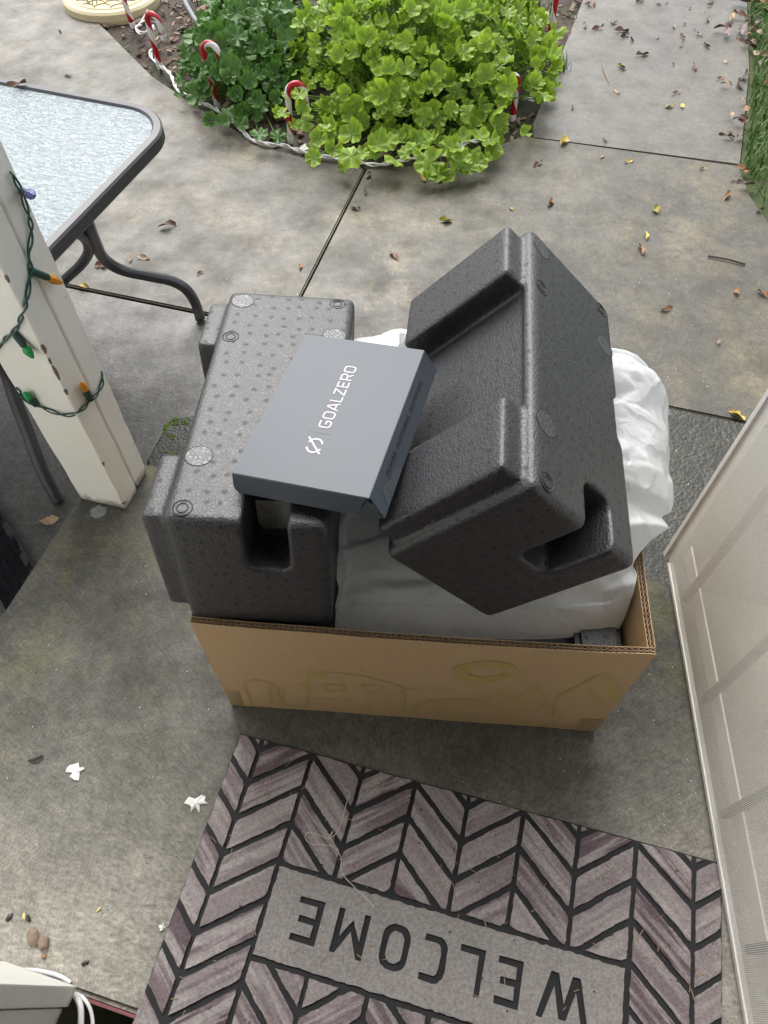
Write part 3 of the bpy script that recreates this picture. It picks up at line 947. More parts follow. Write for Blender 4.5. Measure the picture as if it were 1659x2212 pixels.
# ================================================================== patio table
TZ = 0.385
te, tn = Vector((0.313, 0.950, 0)).normalized(), Vector((0.950, -0.313, 0)).normalized()
TXR, TYF = -0.916, 1.367
table = empty('patio_table', tn * (TXR - 0.5) + te * (TYF - 0.48) + Vector((0, 0, PZ)), Matrix((tn, te, (0, 0, 1))).transposed())
setp(table, 'low glass-topped patio table with charcoal metal frame behind the post', 'table')
TH = TZ - PZ
def rrect(hx, hy, r, d, seg=14):
    out = []
    for cx_, cy_, a0 in ((hx - r, hy - r, 0), (-(hx - r), hy - r, 90), (-(hx - r), -(hy - r), 180), (hx - r, -(hy - r), 270)):
        for i in range(seg + 1):
            a = R(a0 + 90 * i / seg)
            out.append((cx_ + (r - d) * math.cos(a), cy_ + (r - d) * math.sin(a)))
    return out
prof = [(0.003, TH - 0.030), (0.0, TH - 0.026), (0.0, TH - 0.004), (0.004, TH), (0.018, TH + 0.001), (0.022, TH - 0.003), (0.022, TH - 0.030)]
V, F = [], []
rings = [rrect(0.5, 0.48, 0.125, d) for d, z in prof]
n = len(rings[0])
for (d, z), rg in zip(prof, rings):
    V += [(p[0], p[1], z) for p in rg]
m_ = len(prof)
for i in range(m_):
    for k_ in range(n):
        a, b = i * n + k_, i * n + (k_ + 1) % n
        c, d = ((i + 1) % m_) * n + (k_ + 1) % n, ((i + 1) % m_) * n + k_
        F.append((a, b, c, d))
rim_me = mesh(V, F)
rim_me.polygons.foreach_set('use_smooth', [True] * len(rim_me.polygons))
rim_me.set_sharp_from_angle(angle=R(32))
link('rim', rim_me, M['table_metal'], table)
gl = rrect(0.5, 0.48, 0.125, 0.021)
bm = prism_bm(gl, TH - 0.010, TH - 0.004)
link('glass_top', bm_mesh(bm), M['glass'], table)
tinv = table.matrix_world.inverted()
def tpath(pts): return [tinv @ at(px, py, PZ + h) for px, py, h in pts]
link('leg', tube(catmull(tpath([(178, 440, 0.472), (188, 478, 0.43), (204, 520, 0.34), (224, 558, 0.245), (262, 583, 0.19), (320, 596, 0.16), (370, 607, 0.13), (402, 625, 0.095), (422, 655, 0.045), (433, 690, 0.004)]), 6), 0.0135, 10), M['table_metal'], table, smooth=True)
link('leg', tube(catmull(tpath([(-60, 640, 0.47), (-20, 735, 0.36), (12, 800, 0.27), (35, 870, 0.2), (60, 935, 0.14), (88, 1010, 0.075), (112, 1058, 0.03), (127, 1083, 0.004)]), 6), 0.0135, 10), M['table_metal'], table, smooth=True)
link('brace', tube(catmull(tpath([(140, 500, 0.44), (165, 503, 0.41), (186, 518, 0.36), (191, 545, 0.30), (172, 575, 0.24), (132, 612, 0.17), (60, 690, 0.16), (0, 760, 0.19)]), 6), 0.0115, 10), M['table_metal'], table, smooth=True)
for sx in (-1,):
    link('leg', tube(catmull([(sx * 0.3, 0.30, TH - 0.03), (sx * 0.28, 0.36, 0.30), (sx * 0.26, 0.40, 0.16), (sx * 0.3, 0.50, 0.1), (sx * 0.31, 0.52, 0.004)], 6), 0.0135, 10), M['table_metal'], table, smooth=True)
    link('leg', tube(catmull([(sx * 0.3, -0.30, TH - 0.03), (sx * 0.28, -0.36, 0.30), (sx * 0.26, -0.40, 0.16), (sx * 0.3, -0.46, 0.1), (sx * 0.31, -0.47, 0.004)], 6), 0.0135, 10), M['table_metal'], table, smooth=True)

# ================================================================== foam end blocks (same mould twice)
FA, FB, FC = 0.187, 0.2135, 0.4406
def foam_block_mesh():
    def ob(me):
        o = bpy.data.objects.new('tmp', me); COL.objects.link(o); return o
    base = ob(box_me((0, 0, 0), (FA, FB, FC), 0.012, 3))
    adds, cuts = [], []
    hz = FC / 2
    for z0, z1 in ((-hz + 0.013, -hz + 0.115), (hz - 0.115, hz - 0.013)):
        adds.append(box_me((FA / 2 + 0.007, 0, (z0 + z1) / 2), (0.044, FB - 0.030, z1 - z0), 0.006, 2))
    # hand hold across the edge of two faces
    cuts.append(box_me((-0.0205, 0.10, -hz - 0.008), (0.050, 0.166, 0.150), 0.020, 4))
    # bites out of the back edge
    cuts.append(box_me((-FA / 2 - 0.004, 0.06, 0.0), (0.036, 0.14, 0.085), 0.010, 3))
    # shallow pocket in the middle of the mating side
    cuts.append(box_me((FA / 2 + 0.018, 0, 0), (0.050, FB - 0.030, FC - 0.232), 0.002, 1))
    tmp = []
    for me, op in [(a, 'UNION') for a in adds] + [(c, 'DIFFERENCE') for c in cuts]:
        t = ob(me); tmp.append(t)
        md = base.modifiers.new('b', 'BOOLEAN'); md.object = t; md.operation = op; md.solver = 'EXACT'
    rm = base.modifiers.new('r', 'REMESH'); rm.mode = 'VOXEL'; rm.voxel_size = 0.0028; rm.use_smooth_shade = True
    sm = base.modifiers.new('s', 'SMOOTH'); sm.factor = 0.5; sm.iterations = 9
    dg = bpy.context.evaluated_depsgraph_get(); dg.update()
    me = bpy.data.meshes.new_from_object(base.evaluated_get(dg))
    for t in tmp + [base]: bpy.data.objects.remove(t)
    me.polygons.foreach_set('use_smooth', [True] * len(me.polygons))
    me.materials.clear()
    return me
foam_me = foam_block_mesh()
foam_me.materials.append(M['foam'])
def disc_me(rad, prof):
    V, F = lathe(prof, 24)
    # lathe axis z -> local +y of the block
    return mesh([(v[0], v[2], v[1]) for v in V], [tuple(reversed(f)) for f in F])
plug_me = disc_me(0.0165, [(0.0160, -0.003), (0.0160, 0.0008), (0.0155, 0.0011), (0.001, 0.0011)])
plug_me.materials.append(M['plug'])
plug_ring_me = disc_me(0.018, [(0.0170, -0.003), (0.0170, 0.0007), (0.0163, 0.0008), (0.0161, 0.0)])
plug_ring_me.materials.append(M['foam_dark'])
ring_a = disc_me(0.012, [(0.0118, -0.002), (0.0118, 0.0008), (0.0104, 0.001), (0.0098, 0.0001)])
ring_a.materials.append(M['foam_dark'])
ring_b = disc_me(0.007, [(0.0072, -0.002), (0.0072, 0.0009), (0.0060, 0.0011), (0.0056, 0.0001)])
ring_b.materials.append(M['foam_dark'])
def foam_block(name, label, Rm, t):
    root = empty(name, t, Matrix(Rm))
    setp(root, label, 'foam block', 'moulded foam end blocks')
    link('body', foam_me, None, root)
    for a, c in ((0.070, -0.193), (-0.070, -0.124), (0.070, 0.122)):
        p = link('plug', plug_me, None, root); p.location = (a, FB / 2 - 0.0006, -c)
        q = link('plug_groove', plug_ring_me, None, p); q.location = (0, 0, 0)
    for a, c in ((-0.0685, -0.2), (0.073, -0.108), (0.072, 0.202)):
        for rm in (ring_a, ring_b):
            q = link('ring_mark', rm, None, root); q.location = (a, FB / 2 - 0.0004, -c)
    return root
RL = [[-0.9986, 0.0402, 0.0337], [0.0371, 0.0886, 0.9954], [0.0371, 0.9953, -0.0899]]
TL = Vector((-0.1501, 0.6387, 0.3935))
RR_ = [[-0.7245, 0.6809, 0.1071], [0.0955, -0.0547, 0.9939], [0.6826, 0.7304, -0.0254]]
TR = Vector((0.1635, 0.6253, 0.4737))
foam_block('foam_block', 'charcoal foam block lying level on the left of the box, plugged side up', RL, TL)
foam_block('foam_block', 'charcoal foam block tipped on its edge at the right, hollow side up', RR_, TR)
# film stuffed into the hand hold of the left block
RLm = Matrix(RL)
V, F = [], []
nn = 14
for j in range(nn + 1):
    for i in range(nn + 1):
        u_, v_ = i / nn - 0.5, j / nn - 0.5
        rr = 1 - max(0, (u_ * u_ * 4 + v_ * v_ * 4) - 0.8)
        p = Vector((-0.020 + u_ * 0.042, 0.050 + v_ * 0.055, -FC / 2 + 0.061 + 0.002 * noise.noise(Vector((u_ * 6, v_ * 6, 2)))))
        V.append(TL + RLm @ p)
for j in range(nn):
    for i in range(nn):
        a = j * (nn + 1) + i
        F.append((a, a + 1, a + nn + 2, a + nn + 1))
o = link('film_scrap', mesh(V, F), M['bag'], smooth=True)
sol = o.modifiers.new('t', 'SOLIDIFY'); sol.thickness = 0.0006
setp(o, 'pale film tucked inside the hand hold of the left foam block', 'plastic film')

# ================================================================== cardboard box
B1, B2 = at(500, 1523, 0), at(1285, 1580, 0)
BX = (B2 - B1).normalized(); BY = Vector((-BX.y, BX.x, 0))
BW, BD, BH = (B2 - B1).length, 0.49, 0.318
cb = empty('cardboard_box', B1, Matrix((BX, BY, (0, 0, 1))).transposed())
setp(cb, 'large open brown cardboard box on the porch with faded green print', 'box')
TK = 0.010
def wall_part(p0, d, L, inward):
    """corrugated double wall from p0 along d; liners, core and two flutes"""
    p0, d, inward = Vector(p0), Vector(d), Vector(inward)
    w = empty('wall'); w.parent = cb
    w.matrix_world = Matrix.Identity(4); w.matrix_local = Matrix((d, inward, (0, 0, 1))).transposed().to_4x4()
    w.location = p0
    n = 30
    def sheet(y0, y1, z0, z1, wob):
        V, F = [], []
        for j in range(7):
            z = z0 + (z1 - z0) * j / 6
            for i in range(n + 1):
                x = L * i / n
                b = wob * math.sin(math.pi * i / n) * math.sin(math.pi * min(1, z / BH) * 0.5) + 0.0012 * noise.noise(Vector((x * 9, z * 9, p0.x * 5)))
                if j == 6: zt = z + 0.0012 * noise.noise(Vector((x * 25, 1.7, p0.y)))
                else: zt = z
                V.append((x, y0 - b, zt)); V.append((x, y1 - b, zt))
        S = 2 * (n + 1)
        for j in range(6):
            for i in range(n):
                a = j * S + 2 * i
                F.append((a, a + 2, a + S + 2, a + S)); F.append((a + 1, a + S + 1, a + S + 3, a + 3))
        for i in range(n):
            a = 6 * S + 2 * i; F.append((a, a + 2, a + 3, a + 1))
            a = 2 * i; F.append((a, a + 1, a + 3, a + 2))
        for e in (0, n):
            for j in range(6):
                a = j * S + 2 * e
                F.append((a, a + S, a + S + 1, a + 1))
        return V, F
    wob = 0.004 if L > 0.55 else 0.002
    V, F = sheet(0, 0.0009, 0.002, BH, wob)
    link('outer_liner', mesh(V, F), M['card'], w)
    V, F = sheet(TK - 0.0009, TK, 0.002, BH - 0.001, wob)
    link('inner_liner', mesh(V, F), M['card'], w)
    V, F = sheet(TK / 2 - 0.0005, TK / 2 + 0.0005, BH - 0.03, BH - 0.0015, wob)
    link('middle_liner', mesh(V, F), M['card_edge'], w)
    V, F = sheet(0.0009, TK - 0.0009, 0.004, BH - 0.014, wob)
    link('core', mesh(V, F), M['card_core'], w)
    for yc in (0.0028, 0.0072):
        V, F = [], []
        m_ = int(L / 0.0078 * 8)
        for i in range(m_ + 1):
            x = L * i / m_
            b = wob * math.sin(math.pi * x / L) + 0.0012 * noise.noise(Vector((x * 9, BH * 9, p0.x * 5)))
            y = yc + 0.0017 * math.sin(2 * math.pi * x / 0.0078 + 2 * noise.noise(Vector((x * 14, yc * 90, 0)))) - b
            t = 0.00055
            dz = 0.0012 * noise.noise(Vector((x * 60, yc * 100, 5)))
            V += [(x, y - t, BH - 0.016), (x, y + t, BH - 0.016), (x, y - t, BH - 0.0005 + dz), (x, y + t, BH - 0.0005 + dz)]
        for i in range(m_):
            a = 4 * i; c = a + 4
            F += [(a, c, c + 2, a + 2), (a + 1, a + 3, c + 3, c + 1), (a + 2, c + 2, c + 3, a + 3)]
        link('flute', mesh(V, F), M['flute'], w)
wall_part((0, 0, 0), (1, 0, 0), BW, (0, 1, 0))
wall_part((BW, TK, 0), (0, 1, 0), BD - 2 * TK, (-1, 0, 0))
wall_part((BW, BD, 0), (-1, 0, 0), BW, (0, -1, 0))
wall_part((0, BD - TK, 0), (0, -1, 0), BD - 2 * TK, (1, 0, 0))
link('bottom', box_me((BW / 2, BD / 2, 0.005), (BW - 2 * TK - 0.002, BD - 2 * TK - 0.002, 0.008)), M['card'], cb)

# faded print and tape on the front wall
binv = cb.matrix_world.inverted()
def bfront(zx, zy):
    px, py = (700 + 1.2055 * zx) * 0.5486, (2400 + 1.2055 * zy) * 0.5486
    q = binv @ onp(px, py, B1, BY)
    return Vector((q.x, q.z))
def front_y(x, z):
    b = 0.004 * math.sin(math.pi * min(max(x / BW, 0), 1)) * math.sin(math.pi * min(1, z / BH) * 0.5) + 0.0012 * noise.noise(Vector((x * 9, z * 9, 0)))
    return -b - 0.0006
def stroke(g, pts, w, yfun, sub=0.012):
    P = [pts[0]]
    for a, b in zip(pts, pts[1:]):
        m_ = max(1, int((b - a).length / sub))
        P += [a + (b - a) * (i / m_) for i in range(1, m_ + 1)]
    V = []
    for i, p in enumerate(P):
        t = (P[min(i + 1, len(P) - 1)] - P[max(i - 1, 0)]).normalized()
        nn_ = Vector((-t.y, t.x)) * w / 2
        for q in (p + nn_, p - nn_):
            q.y = min(max(q.y, 0.004), BH - 0.01)
            q.x = min(max(q.x, 0.002), BW - 0.002)
            V.append((q.x, yfun(q.x, q.y), q.y))
    g.add(V, [(2 * i, 2 * i + 1, 2 * i + 3, 2 * i + 2) for i in range(len(P) - 1)])
g = Geo()
def zl(pts, w): stroke(g, [bfront(*p) for p in pts], w, front_y)
zl([(1005 + 82 * math.cos(R(a)), 195 + 27 * math.sin(R(a))) for a in range(0, 361, 12)], 0.020)
for p, w in (([(212, 245), (250, 226), (300, 236), (322, 250), (330, 292)], 0.005), ([(212, 245), (240, 300)], 0.004), ([(296, 250), (306, 308)], 0.005), ([(340, 250), (345, 312)], 0.004),
             ([(430, 190), (430, 238)], 0.009), ([(470, 194), (474, 222)], 0.006), ([(385, 246), (440, 222), (495, 200)], 0.005), ([(495, 200), (590, 208), (660, 225), (738, 246)], 0.005),
             ([(482, 240), (542, 244), (542, 266), (484, 262), (482, 240)], 0.006), ([(605, 240), (665, 246), (667, 268), (607, 264), (605, 240)], 0.006),
             ([(424, 238), (424, 314)], 0.006), ([(734, 250), (738, 332)], 0.006), ([(736, 250), (790, 256)], 0.004), ([(562, 286), (566, 322)], 0.005), ([(618, 288), (620, 326)], 0.006), ([(685, 292), (690, 330)], 0.005), ([(440, 288), (520, 292)], 0.004),
             ([(770, 335), (790, 312), (826, 292), (960, 290), (1010, 302)], 0.007), ([(826, 300), (1010, 312)], 0.006), ([(870, 306), (868, 330), (930, 336), (945, 312)], 0.005), ([(1010, 302), (1040, 318), (1045, 345)], 0.005), ([(770, 335), (860, 344), (1045, 352)], 0.004),
             ([(1010, 298), (1062, 258), (1090, 302)], 0.008), ([(1090, 302), (1165, 240), (1205, 318)], 0.009), ([(1130, 280), (1110, 345)], 0.004), ([(1240, 285), (1300, 252), (1388, 206)], 0.007), ([(1388, 206), (1440, 300)], 0.012), ([(1345, 258), (1385, 312)], 0.009), ([(1240, 285), (1225, 350)], 0.004),
             ([(125, 236), (146, 262), (190, 300)], 0.012), ([(235, 300), (250, 314), (300, 316)], 0.004), ([(345, 312), (424, 316)], 0.004), ([(1045, 362), (1200, 376), (1330, 386)], 0.004)):
    zl(p, w)
link('green_print', g.mesh(), M['print'], cb)
def tape(corners, back=0.0016):
    P = [bfront(*c) for c in corners]
    for q in P:
        q.y = max(q.y, 0.002); q.x = min(max(q.x, 0.001), BW - 0.001)
    V = [(q.x, front_y(q.x, q.y) - 0.0004, q.y) for q in P]
    link('tape', mesh(V, [(0, 1, 2, 3)]), M['tape'], cb)
tape([(128, 264), (196, 266), (215, 314), (150, 312)])
tape([(1322, 354), (1392, 358), (1372, 400), (1308, 394)])

# black foam left in the bottom of the box
bm = bmesh.new()
box_bm(bm, (0.105, BD / 2, 0.135), (0.18, BD - 0.034, 0.25))
box_bm(bm, (BW / 2 + 0.085, BD / 2, 0.110), (BW - 0.20, BD - 0.034, 0.20))
box_bm(bm, (BW - 0.050, BD / 2 - 0.06, 0.222), (0.065, BD - 0.17, 0.05))
bmesh.ops.bevel(bm, geom=list(bm.edges), offset=0.008, segments=2, affect='EDGES')
tray = link('foam_tray', bm_mesh(bm), M['foam'], smooth=False)
tray.matrix_world = cb.matrix_world.copy()
setp(tray, 'black foam tray lying in the bottom of the cardboard box', 'foam tray')

# ================================================================== white plastic bag
RRm = Matrix(RR_); RRi = RRm.transposed()
def r_low(x, y):
    """underside of the tipped block above x, y"""
    zs = []
    for col, half in ((0, FA / 2), (1, FB / 2)):
        n_ = Vector((RRm[0][col], RRm[1][col], RRm[2][col]))
        p0 = TR - n_ * half
        zs.append(p0.z - (n_.x * (x - p0.x) + n_.y * (y - p0.y)) / n_.z)
    return max(zs)
n1_ = Vector((RLm[0][0], RLm[1][0], RLm[2][0]))       # A axis of the left block (points left)
def l_right(y, z):
    p0 = TL - n1_ * (FA / 2)
    return p0.x - (n1_.y * (y - p0.y) + n1_.z * (z - p0.z)) / n1_.x
from mathutils.geometry import delaunay_2d_cdt
def tin(n_pts, NU, NV, seed, ax=1.0, ay=1.0):
    """crumple: random heights joined by flat facets, sampled on the grid"""
    r_ = np.random.default_rng(seed)
    P = np.vstack([r_.random((n_pts, 2)) * 1.2 - 0.1, [[-.2, -.2], [1.2, -.2], [1.2, 1.2], [-.2, 1.2]]])
    P[:, 0] *= ax; P[:, 1] *= ay
    Hh = r_.uniform(-1, 1, len(P))
    res = delaunay_2d_cdt([Vector(p) for p in P], [], [], 0, 1e-6)
    out = np.zeros((NV + 1, NU + 1))
    gx, gy = np.meshgrid(np.linspace(0, ax, NU + 1), np.linspace(0, ay, NV + 1))
    vs_ = np.array([list(v) for v in res[0]]); orig = [o_[0] for o_ in res[3]]
    for f in res[2]:
        A_, B_, C_ = vs_[f[0]], vs_[f[1]], vs_[f[2]]
        den = (B_[1] - C_[1]) * (A_[0] - C_[0]) + (C_[0] - B_[0]) * (A_[1] - C_[1])
        if abs(den) < 1e-12: continue
        i0 = max(0, int(min(A_[0], B_[0], C_[0]) / ax * NU)); i1 = min(NU, int(max(A_[0], B_[0], C_[0]) / ax * NU) + 1)
        j0 = max(0, int(min(A_[1], B_[1], C_[1]) / ay * NV)); j1 = min(NV, int(max(A_[1], B_[1], C_[1]) / ay * NV) + 1)
        if i1 < i0 or j1 < j0: continue
        X, Y = gx[j0:j1 + 1, i0:i1 + 1], gy[j0:j1 + 1, i0:i1 + 1]
        w0 = ((B_[1] - C_[1]) * (X - C_[0]) + (C_[0] - B_[0]) * (Y - C_[1])) / den
        w1 = ((C_[1] - A_[1]) * (X - C_[0]) + (A_[0] - C_[0]) * (Y - C_[1])) / den
        w2 = 1 - w0 - w1
        ins = (w0 >= -1e-9) & (w1 >= -1e-9) & (w2 >= -1e-9)
        val = w0 * Hh[orig[f[0]]] + w1 * Hh[orig[f[1]]] + w2 * Hh[orig[f[2]]]
        sub = out[j0:j1 + 1, i0:i1 + 1]
        sub[ins] = val[ins]
    return out
NU, NV = 230, 210
def blur(a, n):
    for _ in range(n):
        p_ = np.pad(a, 1, mode='edge')
        a = (p_[:-2, 1:-1] + p_[2:, 1:-1] + p_[1:-1, :-2] + p_[1:-1, 2:] + 2 * p_[1:-1, 1:-1]) / 6
    return a
T1 = blur(tin(26, NU, NV, 4), 14) * 0.6 + blur(tin(70, NU, NV, 14, ax=1.0, ay=3.2), 3) * 0.65
T2 = blur(tin(150, NU, NV, 9, ax=1.0, ay=2.2), 2)
T3 = blur(tin(800, NU, NV, 2), 1)
V, F = [], []
for j in range(NV + 1):
    v_ = -1 + 2 * j / NV
    v_ = math.copysign(abs(v_) ** 0.8, v_)
    for i in range(NU + 1):
        u_ = -1 + 2 * i / NU
        u_ = math.copysign(abs(u_) ** 0.8, u_)
        ru = 1.0 if u_ < 0 else math.sqrt(1 - 0.24 * v_ * v_)
        rv = 1.0 if u_ < 0 else math.sqrt(1 - 0.27 * u_ * u_)
        x = 0.180 + (0.262 if u_ > 0 else 0.248) * u_ * ru
        y = 0.648 + 0.226 * v_ * rv
        fall = (1.0 if u_ < 0 else max(0.0, (1 - abs(u_) ** 5)) ** 0.5) * max(0.0, (1 - abs(v_) ** 4)) ** 0.5
        top = 0.335 + 0.125 * min(1.0, max(0.0, (y - 0.42) / 0.30)) ** 0.8
        top += 0.02 * math.exp(-((x - 0.36) / 0.06) ** 2 - ((y - 0.74) / 0.12) ** 2)
        z = 0.232 + (top - 0.232) * fall
        p = Vector((x, y, z))
        amp = 1.0 if z > 0.30 else 0.5
        calm = 0.45 + 0.55 * min(1.0, max(0.0, (y - 0.50) / 0.2))
        dsp = (0.026 * T1[j, i] + 0.0095 * T2[j, i] * calm + 0.0036 * T3[j, i] * calm) * amp
        out = Vector((0.6 * abs(u_) ** 4 * math.copysign(1, u_), 0.6 * abs(v_) ** 4 * math.copysign(1, v_), 0.8 * (1 - abs(u_) ** 8)))
        p += out * dsp * 1.2
        # tucks where the film is gathered towards the upper right corner
        if 0.10 < p.x < 0.34 and 0.36 < p.y < 0.88:
            p.z = min(p.z, r_low(p.x, p.y) - 0.004)
        elif p.x >= 0.34:
            p.z = min(p.z, max(r_low(p.x, p.y) - 0.004, 0.25)) if p.y < 0.83 else p.z
        else:
            p.z = min(p.z, r_low(p.x, p.y) - 0.004) if p.x > 0.02 else p.z
        p.x = max(p.x, l_right(p.y, p.z) + 0.002 + 0.004 * max(0, noise.noise(p * 30)))
        lq = binv @ p
        k_ = min(1.0, max(0.0, (lq.z - 0.322) / 0.03))
        xm = BW - TK - 0.006
        if lq.x > xm: lq.x = xm + (lq.x - xm) * k_
        yf_ = TK + 0.010 + 0.022 * max(0.0, math.sin((lq.x - 0.22) * 9)) 
        if lq.y < yf_: lq.y = yf_ + (lq.y - yf_) * k_ * 0.5
        if lq.y > BD - TK - 0.006: lq.y = BD - TK - 0.006 + (lq.y - BD + TK + 0.006) * k_
        V.append(cb.matrix_world @ lq)
for j in range(NV):
    for i in range(NU):
        a = j * (NU + 1) + i
        F.append((a, a + 1, a + NU + 2, a + NU + 1))
bag = link('plastic_bag', mesh(V, F), M['bag'], smooth=True)
setp(bag, 'crumpled white plastic bag bulging out of the cardboard box', 'plastic bag')

# ================================================================== slate product box with lettering
GR = Matrix([[0.9623, 0.2654, -0.0605], [-0.2616, 0.9631, 0.063], [0.075, -0.0448, 0.9962]])
GO = Vector((-0.1695, 0.4803, 1.175 - 0.6297))
GW, GL, GT = 0.1595, 0.2475, 0.030
gb = empty('product_box', GO, GR)
setp(gb, 'flat slate blue card box with white lettering lying across the foam blocks', 'box')
link('tray', box_me((GW / 2, GL / 2 + 0.003, -GT / 2 - 0.002), (GW - 0.007, GL - 0.012, GT - 0.006), 0.0008), M['slate_side'], gb)
bm = prism_bm([(0, 0), (GW, 0), (GW, GL), (0, GL)], -0.0012, 0.0, 0.0005, 2)
link('lid', bm_mesh(bm), M['slate'], gb)
SLX, SLZ = 0.017, -0.0265
V = []
def sheet3(pts, th, nrm):
    n_ = Vector(nrm).normalized() * th
    P = [Vector(p) for p in pts]
    m_ = len(P)
    V = P + [p - n_ for p in P]
    F = [tuple(range(m_)), tuple(reversed(range(m_, 2 * m_)))]
    for i in range(m_):
        F.append((i, m_ + i, m_ + (i + 1) % m_, (i + 1) % m_))
    return mesh(V, F)
link('side_panel', sheet3([(GW + 0.0002, 0.002, -0.0004), (GW + SLX, -0.003, SLZ), (GW + SLX, GL - 0.004, SLZ), (GW + 0.0002, GL - 0.001, -0.0004)], 0.0012, (-SLZ, 0, SLX)), M['slate'], gb)
link('left_panel', sheet3([(-0.0002, GL - 0.003, -0.0004), (-0.003, GL - 0.006, -0.026), (-0.003, 0.012, -0.026), (-0.0002, 0.004, -0.0004)], 0.0012, (-1, 0, 0.1)), M['slate'], gb)
fl = [(0.001, 0, 0), (0.001, 0, -0.014), (0.003, 0, -0.019), (0.008, 0, -0.0225)]
fr = [(0.136, 0, -0.0225), (0.144, 0, -0.0195), (0.150, 0, -0.013), (0.1565, 0, -0.001)]
def tiltf(p): return (p[0], -0.0006 - 0.35 * (-p[2]), p[2] - 0.0003)
link('front_flap', sheet3([tiltf(p) for p in fl + fr], 0.0012, (0, -1, 0.35)), M['slate'], gb)
link('corner_tab', sheet3([(GW - 0.002, -0.001, -0.003), (GW - 0.016, -0.003, -0.029), (GW + SLX - 0.002, -0.0035, SLZ - 0.0005)], 0.001, (0, -1, 0.1)), M['slate_side'], gb)
link('back_tab', sheet3([(0.0, GL - 0.0, -0.001), (-0.004, GL + 0.004, -0.003), (0.024, GL + 0.004, -0.003), (0.026, GL + 0.0, -0.001)], 0.0008, (0, 0, 1)), M['foam_dark'], gb)

def thick_line(pts, w, closed=False):
    P = [Vector(p) for p in pts]
    n = len(P)
    L_, R_ = [], []
    for i in range(n):
        a = P[i - 1] if (i or closed) else None
        c = P[(i + 1) % n] if (i < n - 1 or closed) else None
        b = P[i]
        if a is None: t = (c - b).normalized(); nn_ = Vector((-t.y, t.x)); k_ = 1
        elif c is None: t = (b - a).normalized(); nn_ = Vector((-t.y, t.x)); k_ = 1
        else:
            t1, t2 = (b - a).normalized(), (c - b).normalized()
            nn_ = Vector((-t1.y - t2.y, t1.x + t2.x))
            if nn_.length < 1e-6: nn_ = Vector((-t1.y, t1.x))
            nn_.normalize(); k_ = min(2.2, 1 / max(0.2, nn_.dot(Vector((-t1.y, t1.x)))))
        L_.append(b + nn_ * w / 2 * k_); R_.append(b - nn_ * w / 2 * k_)
    V = []
    for l_, r_ in zip(L_, R_): V += [l_, r_]
    F = [(2 * i, 2 * i + 1, 2 * i + 3, 2 * i + 2) for i in range(n - 1)]
    if closed: F.append((2 * n - 2, 2 * n - 1, 1, 0))
    return V, F
GLY = {
 'G': (0.80, [([(.76, .93), (.22, .93), (.07, .79), (.07, .21), (.22, .07), (.62, .07), (.74, .2), (.74, .46), (.38, .46)], False)]),
 'O': (0.82, [([(.22, .93), (.62, .93), (.76, .79), (.76, .21), (.62, .07), (.22, .07), (.08, .21), (.08, .79)], True)]),
 'A': (0.84, [([(.05, .01), (.38, .92), (.48, .92), (.81, .01)], False), ([(.24, .28), (.64, .28)], False)]),
 'L': (0.62, [([(.08, .99), (.08, .07), (.62, .07)], False)]),
 'Z': (0.76, [([(.05, .93), (.68, .93), (.08, .07), (.74, .07)], False)]),
 'E': (0.70, [([(.68, .93), (.08, .93), (.08, .07), (.68, .07)], False), ([(.08, .5), (.6, .5)], False)]),
 'R': (0.78, [([(.08, .0), (.08, .93), (.58, .93), (.72, .8), (.72, .58), (.58, .44), (.08, .44)], False), ([(.42, .44), (.74, .0)], False)]),
}
g = Geo()
Lh, y0_, x_base = 0.0152, 0.0885, 0.0858
word = 'GOALZERO'
tot = sum(GLY[c][0] for c in word) + 0.16 * (len(word) - 1)
adv = 0.1095 / (tot * Lh)
cur = 0.0
def top_pt(a, b): return (x_base - b * Lh, y0_ + a * Lh * adv, 0.0004)
for ch in word:
    wch, strokes_ = GLY[ch]
    for pl_, cl in strokes_:
        V2, F2 = thick_line(pl_, 0.13, cl)
        g.add([top_pt(cur + v.x, v.y) for v in V2], F2)
    cur += wch + 0.16
sx, sy = 0.0772, 0.0596
circ = [Vector((math.cos(R(a)), math.sin(R(a)))) for a in range(20, 161, 14)]
for half in (1, -1):
    pts_ = [Vector((c.y * half * 0.0105, c.x * half * 0.0088)) for c in circ]
    V2, F2 = thick_line(pts_, 0.0023)
    g.add([(sx - v.y * 1.0, sy + v.x, 0.0004) for v in V2], F2)
V2, F2 = thick_line([Vector((0.0118, 0.0108)), Vector((-0.0118, -0.0100))], 0.0023)
g.add([(sx - v.y, sy + v.x, 0.00055) for v in V2], F2)
link('logo_print', g.mesh(), M['lilac'], gb)
link('divider_line', mesh([(0.063, 0.0800, 0.0004), (0.0905, 0.0803, 0.0004), (0.0905, 0.0808, 0.0004), (0.063, 0.0805, 0.0004)], [(0, 1, 2, 3)]), M['emboss'], gb)

def text_mesh(s, size, sx=1.0):
    cu = bpy.data.curves.new('txt', 'FONT')
    cu.body = s; cu.size = size
    cu.extrude = 0.0001
    o = bpy.data.objects.new('txt', cu); COL.objects.link(o)
    dg = bpy.context.evaluated_depsgraph_get(); dg.update()
    me = bpy.data.meshes.new_from_object(o.evaluated_get(dg))
    bpy.data.objects.remove(o)
    return me
tm = text_mesh('POWER. ANYTHING. ANYWHERE.', 0.0085)
xs = [v.co.x for v in tm.vertices]
kx = 0.158 / (max(xs) - min(xs))
ddown = Vector((SLX, 0, SLZ)).normalized()
nside = Vector((-SLZ, 0, SLX)).normalized()
for v in tm.vertices:
    q = Vector((GW, 0.046 + (v.co.x - min(xs)) * kx, 0)) + ddown * (0.0155 - v.co.y) + nside * (0.0006 + v.co.z)
    v.co = q
tm.materials.clear()
link('slogan_print', tm, M['emboss'], gb)
V = []
r_ = random.Random(3)
